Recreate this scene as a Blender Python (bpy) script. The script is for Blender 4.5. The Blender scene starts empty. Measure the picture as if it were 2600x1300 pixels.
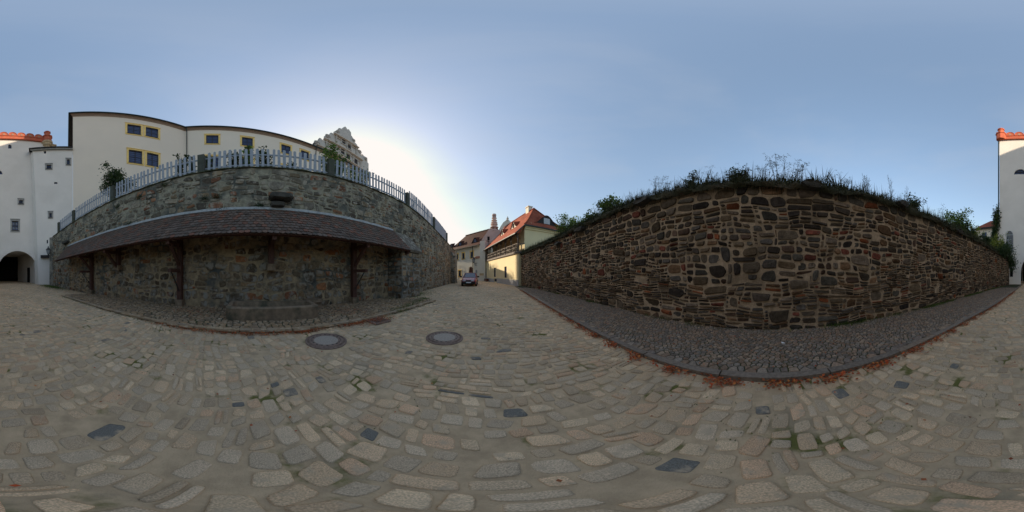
import bpy, math, random
import numpy as np
from mathutils import Vector, Matrix
R = math.radians
sin, cos, tan, atan2, pi = math.sin, math.cos, math.tan, math.atan2, math.pi
random.seed(7)
RNG = random.Random(11)
scene = bpy.context.scene
COL = scene.collection

# ------------------------------------------------------------------ camera, world, sun, exposure
CAM_H = 1.3
cd = bpy.data.cameras.new('camera'); cam = bpy.data.objects.new('camera', cd); COL.objects.link(cam)
scene.render.engine = 'CYCLES'
cd.type = 'PANO'; cd.panorama_type = 'EQUIRECTANGULAR'
cd.latitude_min = R(-78.6); cd.latitude_max = R(90)
cd.longitude_min = -pi; cd.longitude_max = pi
cd.clip_start = 0.02; cd.clip_end = 3000
cam.location = (0, 0, CAM_H); cam.rotation_euler = (R(90), 0, 0)
scene.camera = cam

SUN_AZ, SUN_EL = -58.0, 21.0            # azimuth from +Y towards +X
w = bpy.data.worlds.new('World'); scene.world = w; w.use_nodes = True
nt = w.node_tree; nt.nodes.clear()
out = nt.nodes.new('ShaderNodeOutputWorld'); bg = nt.nodes.new('ShaderNodeBackground')
sky = nt.nodes.new('ShaderNodeTexSky'); sky.sky_type = 'NISHITA'; sky.sun_disc = False
sky.sun_elevation = R(SUN_EL); sky.sun_rotation = R(SUN_AZ)
sky.altitude = 200; sky.air_density = 1.0; sky.dust_density = 2.3; sky.ozone_density = 1.5
hs = nt.nodes.new('ShaderNodeHueSaturation'); hs.inputs['Saturation'].default_value = 1.25
gm = nt.nodes.new('ShaderNodeGamma'); gm.inputs[1].default_value = .56
nt.links.new(sky.outputs[0], gm.inputs[0]); nt.links.new(gm.outputs[0], hs.inputs['Color']); cl = nt.nodes.new('ShaderNodeMix'); cl.data_type = 'RGBA'; cl.blend_type = 'DARKEN'; cl.inputs[0].default_value = 1; cl.inputs[7].default_value = (2.4, 2.25, 2.15, 1)
tc = nt.nodes.new('ShaderNodeTexCoord'); mpg = nt.nodes.new('ShaderNodeMapping'); mpg.inputs['Scale'].default_value = (1.2, 2.2, 5.0); mpg.inputs['Rotation'].default_value = (.3, .2, .5)
nz = nt.nodes.new('ShaderNodeTexNoise'); nz.inputs['Scale'].default_value = 1.3; nz.inputs['Detail'].default_value = 5; nz.inputs['Roughness'].default_value = .5
mr = nt.nodes.new('ShaderNodeMapRange'); mr.interpolation_type = 'SMOOTHSTEP'; mr.inputs[1].default_value = .42; mr.inputs[2].default_value = .72; mr.inputs[3].default_value = 0; mr.inputs[4].default_value = .12
hz_ = nt.nodes.new('ShaderNodeMix'); hz_.data_type = 'RGBA'; hz_.inputs[7].default_value = (1.35, 1.42, 1.55, 1)
nt.links.new(tc.outputs['Generated'], mpg.inputs[0]); nt.links.new(mpg.outputs[0], nz.inputs['Vector']); nt.links.new(nz.outputs[0], mr.inputs[0]); nt.links.new(mr.outputs[0], hz_.inputs[0]); nt.links.new(hs.outputs[0], hz_.inputs[6])
nt.links.new(hz_.outputs[2], cl.inputs[6]); nt.links.new(cl.outputs[2], bg.inputs[0])
nt.links.new(bg.outputs[0], out.inputs[0]); bg.inputs[1].default_value = 0.15
sd = bpy.data.lights.new('sun', 'SUN'); sd.energy = 2.4; sd.angle = R(0.5); sd.color = (1.0, .83, .62)
so = bpy.data.objects.new('sun', sd); COL.objects.link(so)
so.rotation_euler = (R(90 - SUN_EL), 0, R(180 - SUN_AZ)); so.location = (-30, 30, 40)
scene.view_settings.view_transform = 'Standard'; scene.view_settings.look = 'None'
scene.view_settings.exposure = 1.5; scene.view_settings.gamma = 1.0
scene.cycles.max_bounces = 6; scene.cycles.diffuse_bounces = 4; scene.cycles.use_denoising = True

# ------------------------------------------------------------------ measuring helpers (bearing / elevation -> world)
HZ, SV = 694.0, 694.0 / 90
def az(px): return R((px / 2600 - .5) * 360)
def el(py): return R((HZ - py) / SV)
def P(px, py, r): return Vector((r * sin(az(px)), r * cos(az(px)), CAM_H + r * tan(el(py))))
class Plane:
    """vertical facade: o = left end (seen from the street), u = direction, n = outward normal"""
    def __init__(s, o, e):
        s.o = Vector(o[:2]); d = Vector(e[:2]) - s.o; s.L = d.length; s.u = d.normalized()
        s.n = Vector((s.u.y, -s.u.x))
        if s.n.dot(-s.o) < 0: s.n = -s.n
    def hit(s, px, py):
        a = az(px); d = Vector((sin(a), cos(a)))
        t = s.o.dot(s.n) / d.dot(s.n)
        return (d * t - s.o).dot(s.u), CAM_H + t * tan(el(py))
    def pt(s, u, z, out=0.0):
        p = s.o + s.u * u + s.n * out
        return Vector((p.x, p.y, z))

# ------------------------------------------------------------------ objects helpers
def tag(o, label=None, cat=None, group=None, kind=None):
    if label: o['label'] = label
    if cat: o['category'] = cat
    if group: o['group'] = group
    if kind: o['kind'] = kind
    return o
OFF = {}
def thing(name, label, cat, loc=(0, 0, 0), group=None):
    o = bpy.data.objects.new(name, None); COL.objects.link(o); o.location = loc
    o.empty_display_size = .3
    OFF[o.name] = Vector(loc)
    return tag(o, label, cat, group)
class MB:
    def __init__(s): s.v = []; s.f = []; s.m = []; s.c = []; s.s = []
    def face(s, pts, m=0, c=(1, 1, 1), sm=False):
        k = len(s.v); s.v += [tuple(p) for p in pts]; s.f.append(tuple(range(k, k + len(pts)))); s.m.append(m); s.c.append(c); s.s.append(sm)
    def mesh(s, vs, fs, m=0, c=(1, 1, 1), sm=False):
        k = len(s.v); s.v += [tuple(p) for p in vs]
        for f in fs: s.f.append(tuple(i + k for i in f)); s.m.append(m); s.c.append(c); s.s.append(sm)
    def obox(s, o, a, b, c, m=0, col=(1, 1, 1)):
        o, a, b, c = Vector(o), Vector(a), Vector(b), Vector(c)
        vs = [o, o + a, o + a + b, o + b, o + c, o + a + c, o + a + b + c, o + b + c]
        fs = [(0, 3, 2, 1), (4, 5, 6, 7), (0, 1, 5, 4), (1, 2, 6, 5), (2, 3, 7, 6), (3, 0, 4, 7)]
        if a.cross(b).dot(c) < 0: fs = [f[::-1] for f in fs]
        s.mesh(vs, fs, m, col)
    def box(s, c, d, m=0, rz=0, col=(1, 1, 1)):
        c = Vector(c); ux = Vector((cos(rz), sin(rz), 0)); uy = Vector((-sin(rz), cos(rz), 0)); uz = Vector((0, 0, 1))
        s.obox(c - ux * d[0] / 2 - uy * d[1] / 2 - uz * d[2] / 2, ux * d[0], uy * d[1], uz * d[2], m, col)
    def bar(s, p, q, wd, ht=None, m=0, col=(1, 1, 1)):
        p, q = Vector(p), Vector(q); ht = ht or wd; d = (q - p).normalized()
        up = Vector((0, 0, 1)) if abs(d.z) < .9 else Vector((1, 0, 0))
        sx = d.cross(up).normalized(); uz = sx.cross(d).normalized()
        s.obox(p - sx * wd / 2 - uz * ht / 2, q - p, sx * wd, uz * ht, m, col)
    def tube(s, pts, rad, seg=8, m=0, col=(1, 1, 1), cap=True, sm=True):
        pts = [Vector(p) for p in pts]; n = len(pts)
        if not hasattr(rad, '__len__'): rad = [rad] * n
        vs = []
        for i, p in enumerate(pts):
            d = (pts[min(i + 1, n - 1)] - pts[max(i - 1, 0)]).normalized()
            up = Vector((0, 0, 1)) if abs(d.z) < .95 else Vector((1, 0, 0))
            a = d.cross(up).normalized(); b = a.cross(d)
            for k in range(seg):
                t = 2 * pi * k / seg; vs.append(p + (a * cos(t) + b * sin(t)) * rad[i])
        fs = [(i * seg + k, i * seg + (k + 1) % seg, (i + 1) * seg + (k + 1) % seg, (i + 1) * seg + k) for i in range(n - 1) for k in range(seg)]
        s.mesh(vs, fs, m, col, sm)
        if cap: s.mesh(vs[:seg], [tuple(range(seg))[::-1]], m, col); s.mesh(vs[-seg:], [tuple(range(seg))], m, col)
    def lathe(s, c, prof, seg=16, m=0, col=(1, 1, 1), sm=False, ph=0):
        c = Vector(c); vs = []
        for (r, z) in prof:
            for k in range(seg):
                t = 2 * pi * k / seg + ph; vs.append(c + Vector((r * cos(t), r * sin(t), z)))
        n = len(prof)
        fs = [(i * seg + k, i * seg + (k + 1) % seg, (i + 1) * seg + (k + 1) % seg, (i + 1) * seg + k) for i in range(n - 1) for k in range(seg)]
        s.mesh(vs, fs, m, col, sm)
        if prof[-1][0] > 1e-4: s.mesh(vs[-seg:], [tuple(range(seg))], m, col)
        if prof[0][0] > 1e-4: s.mesh(vs[:seg], [tuple(range(seg))[::-1]], m, col)
    def prism(s, pts, off, m=0, col=(1, 1, 1)):
        pts = [Vector(p) for p in pts]; off = Vector(off); n = len(pts)
        s.mesh(pts + [p + off for p in pts], [tuple(range(n))[::-1], tuple(range(n, 2 * n))] + [(i, (i + 1) % n, n + (i + 1) % n, n + i) for i in range(n)], m, col)
    def build(s, name, mats, parent=None, local=False):
        off = Vector((0, 0, 0))
        if parent is not None and not local: off = OFF[parent.name]
        if not isinstance(mats, (list, tuple)): mats = [mats]
        me = bpy.data.meshes.new(name)
        V = np.array(s.v, dtype=np.float32).reshape(-1, 3) - np.array(off, dtype=np.float32)
        cnt = np.array([len(f) for f in s.f], dtype=np.int32)
        idx = np.fromiter((i for f in s.f for i in f), dtype=np.int32, count=int(cnt.sum()))
        me.vertices.add(len(V)); me.vertices.foreach_set('co', V.ravel())
        me.loops.add(len(idx)); me.loops.foreach_set('vertex_index', idx)
        me.polygons.add(len(cnt)); st = np.concatenate([[0], np.cumsum(cnt)[:-1]]).astype(np.int32)
        me.polygons.foreach_set('loop_start', st); me.polygons.foreach_set('loop_total', cnt)
        me.polygons.foreach_set('material_index', np.array(s.m, dtype=np.int32))
        me.polygons.foreach_set('use_smooth', np.array(s.s, dtype=bool))
        me.update(calc_edges=True)
        ca = me.color_attributes.new('tint', 'FLOAT_COLOR', 'CORNER')
        C4 = np.ones((len(idx), 4), dtype=np.float32)
        C4[:, :3] = np.repeat(np.array(s.c, dtype=np.float32).reshape(-1, 3), cnt, axis=0)
        ca.data.foreach_set('color', C4.ravel())
        for m in mats: me.materials.append(m)
        me.validate()
        o = bpy.data.objects.new(name, me); COL.objects.link(o)
        if parent is not None: o.parent = parent; OFF[o.name] = OFF[parent.name]
        else: OFF[o.name] = Vector((0, 0, 0))
        return o
def copy_part(o, parent, name=None):
    c = o.copy(); COL.objects.link(c); c.parent = parent; OFF[c.name] = OFF[parent.name] if parent else Vector((0, 0, 0)); return c

# ------------------------------------------------------------------ materials
def mat(name, col, rough=.8, var=.18, scale=4., attr=False, bump=0., bscale=40., metal=0., spec=.3,
        col2=None, c2scale=1.2, c2pos=.55, c2soft=.12, c3=None, c3scale=3., c3pos=.6, transl=0., wave=None, stretch=(1, 1, 1)):
    m = bpy.data.materials.new(name); m.use_nodes = True; n = m.node_tree.nodes; l = m.node_tree.links; n.clear()
    o = n.new('ShaderNodeOutputMaterial'); b = n.new('ShaderNodeBsdfPrincipled'); l.new(b.outputs[0], o.inputs[0])
    b.inputs['Roughness'].default_value = rough; b.inputs['Metallic'].default_value = metal
    b.inputs['Specular IOR Level'].default_value = spec
    g = n.new('ShaderNodeNewGeometry'); mp = n.new('ShaderNodeMapping'); mp.inputs['Scale'].default_value = stretch
    l.new(g.outputs['Position'], mp.inputs[0]); pos = mp.outputs[0]
    def noise(sc, det=6, ro=.6):
        t = n.new('ShaderNodeTexNoise'); t.inputs['Scale'].default_value = sc; t.inputs['Detail'].default_value = det
        t.inputs['Roughness'].default_value = ro; l.new(pos, t.inputs['Vector']); return t.outputs[0]
    def mix(f, a, bb, typ='MIX'):
        x = n.new('ShaderNodeMix'); x.data_type = 'RGBA'; x.blend_type = typ
        for inp, val in ((x.inputs[0], f), (x.inputs[6], a), (x.inputs[7], bb)):
            if hasattr(val, 'is_linked') or hasattr(val, 'links'): l.new(val, inp)
            else: inp.default_value = val if not isinstance(val, tuple) else (*val, 1)[:4]
        return x.outputs[2]
    def step(v, p, sft):
        x = n.new('ShaderNodeMapRange'); x.interpolation_type = 'SMOOTHSTEP'; l.new(v, x.inputs[0])
        x.inputs[1].default_value = p - sft; x.inputs[2].default_value = p + sft; return x.outputs[0]
    c = mix(step(noise(scale), .5, .25), tuple(x * (1 - var) for x in col), tuple(min(1, x * (1 + var)) for x in col))
    if attr:
        a = n.new('ShaderNodeAttribute'); a.attribute_name = 'tint'; c = mix(1., c, a.outputs[0], 'MULTIPLY')
    if col2: c = mix(step(noise(c2scale, 8), c2pos, c2soft), c, col2)
    if c3: c = mix(step(noise(c3scale, 10, .7), c3pos, .06), c, c3)
    l.new(c, b.inputs['Base Color'])
    if bump:
        bm = n.new('ShaderNodeBump'); bm.inputs['Strength'].default_value = 1; bm.inputs['Distance'].default_value = bump
        l.new(noise(bscale, 5, .65), bm.inputs['Height']); l.new(bm.outputs[0], b.inputs['Normal'])
    if wave:
        wt = n.new('ShaderNodeTexWave'); wt.wave_type = 'BANDS'; wt.bands_direction = 'Z'; wt.wave_profile = 'SAW'
        wt.inputs['Scale'].default_value = wave; wt.inputs['Distortion'].default_value = .5
        l.new(pos, wt.inputs[0]); bm = n.new('ShaderNodeBump'); bm.inputs['Distance'].default_value = .04
        l.new(wt.outputs[1], bm.inputs['Height']); l.new(bm.outputs[0], b.inputs['Normal'])
        c = mix(wt.outputs[1], tuple([.72] * 3), (1., 1., 1.)); 
        c2 = mix(1., c, b.inputs['Base Color'].links[0].from_socket, 'MULTIPLY'); l.new(c2, b.inputs['Base Color'])
    if transl:
        t = n.new('ShaderNodeBsdfTranslucent'); l.new(c, t.inputs[0]); ms = n.new('ShaderNodeMixShader'); ms.inputs[0].default_value = transl
        l.new(b.outputs[0], ms.inputs[1]); l.new(t.outputs[0], ms.inputs[2]); l.new(ms.outputs[0], o.inputs[0])
    return m
MT = {}
MT['sand'] = mat('joint_sand', (.54, .395, .245), .95, .2, 6, bump=.006, bscale=90, col2=(.15, .145, .045), c2scale=1.6, c2pos=.60, c2soft=.05, c3=(.36, .28, .18), c3scale=1.3, c3pos=.6, spec=.08)
MT['cobble'] = mat('cobble_stone', (.57, .43, .285), .85, .36, 150, attr=True, bump=.005, bscale=70, spec=.1, col2=(.52, .40, .27), c2scale=9, c2pos=.60, c2soft=.12, c3=(.30, .235, .17), c3scale=22, c3pos=.66)
MT['basalt'] = mat('small_sett_stone', (.27, .215, .165), .7, .3, 30, attr=True, bump=.003, bscale=90, spec=.08)
MT['dark_joint'] = mat('dark_joint', (.08, .08, .055), .95, .3, 6, bump=.005, bscale=80, col2=(.05, .065, .02), c2scale=1.5, c2pos=.56, spec=.08)
MT['kerb'] = mat('kerb_granite', (.26, .21, .165), .75, .25, 20, attr=True, bump=.004, bscale=60, spec=.08)
MT['rstone'] = mat('rubble_stone', (.158, .128, .10), .88, .35, 11, attr=True, bump=.018, bscale=26, c3=(.075, .065, .055), c3scale=7, c3pos=.62, spec=.08)
MT['rmortar'] = mat('ochre_mortar', (.50, .375, .255), .95, .22, 9, bump=.02, bscale=32, col2=(.25, .185, .12), c2scale=1.3, c2pos=.60, c2soft=.1)
MT['lstone'] = mat('grey_wall_stone', (.20, .17, .135), .88, .3, 9, attr=True, bump=.02, bscale=20, col2=(.33, .29, .23), c2scale=3.4, c2pos=.55, c2soft=.07, c3=(.06, .055, .045), c3scale=3.2, c3pos=.62, spec=.08)
MT['lmortar'] = mat('lime_mortar', (.30, .27, .215), .95, .3, 7, bump=.035, bscale=18, col2=(.10, .10, .085), c2scale=1.1, c2pos=.53, c2soft=.1, c3=(.06, .06, .05), c3scale=2.5, c3pos=.62, attr=True)
MT['moss'] = mat('moss_coping', (.06, .065, .035), .95, .35, 14, bump=.03, bscale=30, col2=(.09, .075, .05))
MT['wood'] = mat('old_brown_timber', (.10, .045, .03), .75, .3, 5, bump=.004, bscale=60, stretch=(6, 6, 1))
MT['woodgrey'] = mat('grey_timber', (.13, .105, .085), .8, .3, 6, bump=.003, bscale=60)
MT['picket'] = mat('weathered_white_paint', (.33, .355, .40), .7, .15, 9, attr=True, bump=.003, bscale=50, c3=(.17, .18, .2), c3scale=9, c3pos=.66)
MT['post'] = mat('mossy_concrete', (.075, .078, .065), .9, .3, 5, bump=.01, bscale=40, col2=(.07, .08, .05), c2pos=.5)
MT['tile'] = mat('canopy_tile', (.155, .112, .09), .8, .2, 12, attr=True, bump=.004, bscale=60, c3=(.11, .11, .09), c3scale=5, c3pos=.6, spec=.08)
MT['flash'] = mat('mortar_flashing', (.36, .36, .35), .9, .2, 6, bump=.02, bscale=30)
MT['trough'] = mat('sandstone_trough', (.25, .175, .11), .9, .3, 6, bump=.012, bscale=30, col2=(.085, .08, .05), c2scale=2, c2pos=.60)
MT['darkstone'] = mat('dark_block', (.07, .065, .055), .95, .3, 6, bump=.03, bscale=14)
MT['plaster'] = mat('castle_plaster', (.86, .74, .60), .9, .03, .35, bump=.006, bscale=10, col2=(.81, .70, .58), c2scale=.15, c2soft=.3)
MT['plaster2'] = mat('gate_plaster', (.82, .76, .69), .9, .04, .5, bump=.01, bscale=6, col2=(.74, .68, .61), c2scale=.3, c2pos=.6, c2soft=.2)
MT['cream'] = mat('pale_yellow_plaster', (.82, .70, .43), .9, .05, .6, bump=.006, bscale=8)
MT['whiteb'] = mat('white_house_plaster', (.72, .68, .58), .9, .05, .6, bump=.006, bscale=8)
MT['plinth'] = mat('grey_plinth', (.42, .42, .42), .9, .1, 2)
MT['pinkp'] = mat('pink_plaster', (.62, .48, .42), .9, .08, 1)
MT['ochre'] = mat('ochre_surround', (.90, .63, .22), .85, .1, 3)
MT['greysur'] = mat('grey_stone_surround', (.36, .35, .33), .85, .15, 4)
MT['cornice'] = mat('cornice_brown', (.36, .25, .18), .85, .1, 2)
MT['gutter'] = mat('dark_gutter', (.025, .04, .04), .5, .1, 3)
MT['frame'] = mat('dark_window_frame', (.02, .02, .03), .5, .1, 3)
MT['glass'] = mat('window_glass', (.04, .06, .14), .12, .1, 1, spec=.5)
MT['muntin'] = mat('window_bar', (.035, .04, .06), .5, .1, 3)
MT['whitebar'] = mat('white_window_bar', (.5, .52, .55), .5, .1, 3)
MT['black'] = mat('black_iron', (.018, .018, .02), .5, .2, 8, spec=.5)
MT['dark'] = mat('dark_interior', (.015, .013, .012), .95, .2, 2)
MT['redroof'] = mat('red_roof_tile', (.37, .105, .06), .8, .22, 3.5, bump=.02, bscale=9, col2=(.25, .07, .045), c2scale=.9, wave=2.2, spec=.08)
MT['brownroof'] = mat('brown_roof_tile', (.095, .036, .026), .8, .25, 3, bump=.02, bscale=9, col2=(.07, .035, .028), c2scale=.7, wave=2.2, spec=.08)
MT['darkroof'] = mat('dark_roof_slate', (.05, .045, .045), .7, .2, 3, spec=.08)
MT['brickred'] = mat('crest_brick', (.50, .125, .065), .8, .2, 3, bump=.01, bscale=20, c3=(.50, .24, .14), c3scale=4, c3pos=.66)
MT['sandst'] = mat('gable_sandstone', (.58, .52, .46), .85, .2, 1.5, attr=True, bump=.03, bscale=5, c3=(.22, .21, .19), c3scale=1.5, c3pos=.6)
MT['corbel'] = mat('corbel_stone', (.55, .42, .26), .85, .15, 3)
MT['brownd'] = mat('brown_door', (.11, .04, .025), .6, .2, 5)
MT['galwood'] = mat('gallery_timber', (.15, .12, .10), .7, .2, 5)
MT['car'] = mat('car_paint', (.24, .010, .035), .25, .05, 2, spec=.6)
MT['carglass'] = mat('car_glass', (.02, .03, .05), .05, .05, 1, spec=1.)
MT['rubber'] = mat('tyre_rubber', (.015, .015, .015), .85, .1, 5)
MT['chrome'] = mat('headlamp_glass', (.55, .57, .6), .15, .05, 2, spec=.8)
MT['plate'] = mat('plate_white', (.8, .8, .8), .5, .02, 2)
MT['teal'] = mat('plate_band', (.02, .35, .30), .5, .02, 2)
MT['rust'] = mat('rusty_cast_iron', (.25, .175, .135), .7, .3, 18, bump=.004, bscale=80, attr=True)
MT['concrete'] = mat('concrete_infill', (.38, .32, .26), .85, .25, 45, bump=.003, bscale=90)
MT['leafd'] = mat('dark_leaves', (.045, .075, .028), .6, .3, 3, attr=True, transl=.25)
MT['leafg'] = mat('green_leaves', (.14, .21, .05), .6, .3, 2, attr=True, transl=.3)
MT['leafy'] = mat('yellow_green_leaves', (.24, .26, .045), .6, .3, 2, attr=True, transl=.3)
MT['weed'] = mat('weed_leaves', (.055, .06, .032), .8, .35, 2, attr=True, transl=.2)
MT['stalk'] = mat('dry_stalks', (.085, .075, .055), .85, .25, 4, attr=True)
MT['grass'] = mat('grass_blades', (.08, .13, .03), .8, .3, 2, attr=True, transl=.25)
MT['litter'] = mat('fallen_leaf', (.40, .13, .05), .75, .3, 9, attr=True, transl=.15)
MT['bark'] = mat('bark', (.07, .055, .04), .9, .25, 10)
MT['lampglass'] = mat('lantern_glass', (.35, .38, .40), .15, .05, 3, spec=.8)
MT['soil'] = mat('terrace_soil', (.055, .055, .032), .95, .3, 1.5, bump=.03, bscale=8, col2=(.09, .07, .045))
MT['farground'] = mat('earth', (.15, .13, .10), .95, .2, .3)

# ------------------------------------------------------------------ curves of the lane
def smooth_curve(pts, y0, y1, n=400, k=25):
    ys = np.linspace(y0, y1, n); p = np.array(pts); x = np.interp(ys, p[:, 0], p[:, 1])
    pad = np.concatenate([2 * x[0] - x[k:0:-1], x, 2 * x[-1] - x[-2:-k - 2:-1]]); ker = np.hanning(2 * k + 1); ker /= ker.sum()
    return ys, np.convolve(pad, ker, 'valid')
LW = smooth_curve([(-16.2, -5.45), (-10, -5.75), (-5, -6.05), (0, -6.12), (4.3, -6.2), (10, -6.45), (17.4, -7.6), (23.5, -8.6)], -16.2, 23.5)
RW = smooth_curve([(-18.6, 1.7), (-14, 2.65), (-7.4, 3.4), (-3, 3.72), (0, 3.7), (4, 3.77), (6.6, 3.6), (10.8, 2.85), (18.3, .78)], -18.6, 18.3)
KB = smooth_curve([(-20, .2), (-14.7, .6), (-6.7, 1.27), (-3.8, 1.7), (-1.4, 1.86), (1, 1.86), (3.2, 1.8), (6.65, 1.5), (10.7, 1.1), (17, .35)], -20, 17, k=15)
def lx(y): return float(np.interp(y, *LW))
def rx(y): return float(np.interp(y, *RW))
def kx(y): return float(np.interp(y, *KB))
ltop_p = [(-16.2, 3.62), (-12, 3.9), (-7, 4.1), (-2, 4.2), (3, 4.28), (8, 4.38), (13, 4.0), (23.5, 3.2)]
def ltop(y): return CAM_H + float(np.interp(y, [a for a, b in ltop_p], [b for a, b in ltop_p]))
rtop_p = [(-18.6, 1.6), (-12, 2.1), (-7, 2.2), (-3, 2.22), (0, 2.15), (2.5, 2.3), (4, 2.42), (7, 2.4), (11, 2.25), (18.3, 2.05)]
def rtop(y): return CAM_H + float(np.interp(y, [a for a, b in rtop_p], [b for a, b in rtop_p])) - .08
def vn(x, y, s=0):     # cheap smooth value noise
    return (sin(x * 1.7 + s) * cos(y * 2.3 - s * 1.3) + .6 * sin(x * 4.1 + y * 3.3 + s * 2) + .4 * sin(x * 8.7 - y * 7.1 + s)) / 2

# ------------------------------------------------------------------ stone pattern makers
def clip(poly, nx, ny, d):
    out = []; n = len(poly)
    for i in range(n):
        a = poly[i]; b = poly[(i + 1) % n]; da = a[0] * nx + a[1] * ny - d; db = b[0] * nx + b[1] * ny - d
        if da <= 0: out.append(a)
        if (da < 0 < db) or (db < 0 < da):
            t = da / (da - db); out.append((a[0] + (b[0] - a[0]) * t, a[1] + (b[1] - a[1]) * t))
    return out
def voronoi(pts, pitch):
    grid = {}; cs = pitch * 1.6
    for i, (x, y) in enumerate(pts): grid.setdefault((int(x // cs), int(y // cs)), []).append(i)
    for i, (x, y) in enumerate(pts):
        gx, gy = int(x // cs), int(y // cs)
        nb = [(pts[j][0] - x, pts[j][1] - y) for a in (-1, 0, 1) for b in (-1, 0, 1) for j in grid.get((gx + a, gy + b), ()) if j != i]
        nb.sort(key=lambda q: q[0] * q[0] + q[1] * q[1])
        s = pitch * 1.3; poly = [(-s, -s), (s, -s), (s, s), (-s, s)]
        for (dx, dy) in nb[:13]:
            d2 = dx * dx + dy * dy
            if d2 < 1e-6: continue
            poly = clip(poly, dx, dy, d2 / 2)
            if len(poly) < 3: break
        if len(poly) >= 3: yield i, poly
def paving(mb, inside, x0, x1, y0, y1, pitch, gap, hgt, rng, tint, z0=0., drop=.0, ang=0., asp=1.25, jit=.36, m=0, rings=True, warp=.0):
    ca, sa = cos(ang), sin(ang); pts = []
    cx, cy = (x0 + x1) / 2, (y0 + y1) / 2; ext = max(x1 - x0, y1 - y0) * .75
    ny = int(ext * 2 / pitch)
    for j in range(ny):
        v = -ext + j * pitch; u = -ext + rng.random() * pitch
        while u < ext:
            u += pitch * rng.uniform(.7, 1.35)
            a, b = u + rng.uniform(-.1, .1) * pitch, v + rng.uniform(-jit, jit) * pitch + warp * sin(u * .7) * pitch * 3
            X = cx + (a * ca - b * sa / asp); Y = cy + (a * sa + b * ca / asp)
            if not (x0 - pitch < X < x1 + pitch and y0 - pitch < Y < y1 + pitch): continue
            if not inside(X, Y): continue
            if rng.random() < drop: continue
            pts.append((X, Y))
    for i, poly in voronoi(pts, pitch):
        X, Y = pts[i]; ax = sum(p[0] for p in poly) / len(poly); ay = sum(p[1] for p in poly) / len(poly)
        size = sum(math.hypot(p[0] - ax, p[1] - ay) for p in poly) / len(poly)
        k = max(.35, 1 - gap * rng.uniform(.4, 2.) / size)
        poly = [(ax + (p[0] - ax) * k, ay + (p[1] - ay) * k) for p in poly]
        if rings:
            q = []
            for a, b in zip(poly, poly[1:] + poly[:1]):
                f = .06 + rng.random() * .16
                q += [(a[0] * (1 - f) + b[0] * f, a[1] * (1 - f) + b[1] * f), (a[0] * f + b[0] * (1 - f), a[1] * f + b[1] * (1 - f))]
            poly = q
        n = len(poly); h = hgt * rng.uniform(.55, 1.25); tx, ty = rng.uniform(-.04, .04), rng.uniform(-.04, .04)
        rr = [(1., -.012, 0), (.93, h * .75, 1), (.8, h, 1)] if rings else [(1., -.01, 0), (.85, h, 1)]
        vs = []
        for (s, z, t) in rr:
            for p in poly:
                dx, dy = (p[0] - ax) * s, (p[1] - ay) * s; vs.append((X + ax + dx, Y + ay + dy, z0 + z + t * (dx * tx + dy * ty)))
        fs = [(r * n + a, r * n + (a + 1) % n, (r + 1) * n + (a + 1) % n, (r + 1) * n + a) for r in range(len(rr) - 1) for a in range(n)]
        fs.append(tuple((len(rr) - 1) * n + a for a in range(n)))
        mb.mesh(vs, fs, m, tint(X, Y, size), True)
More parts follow.
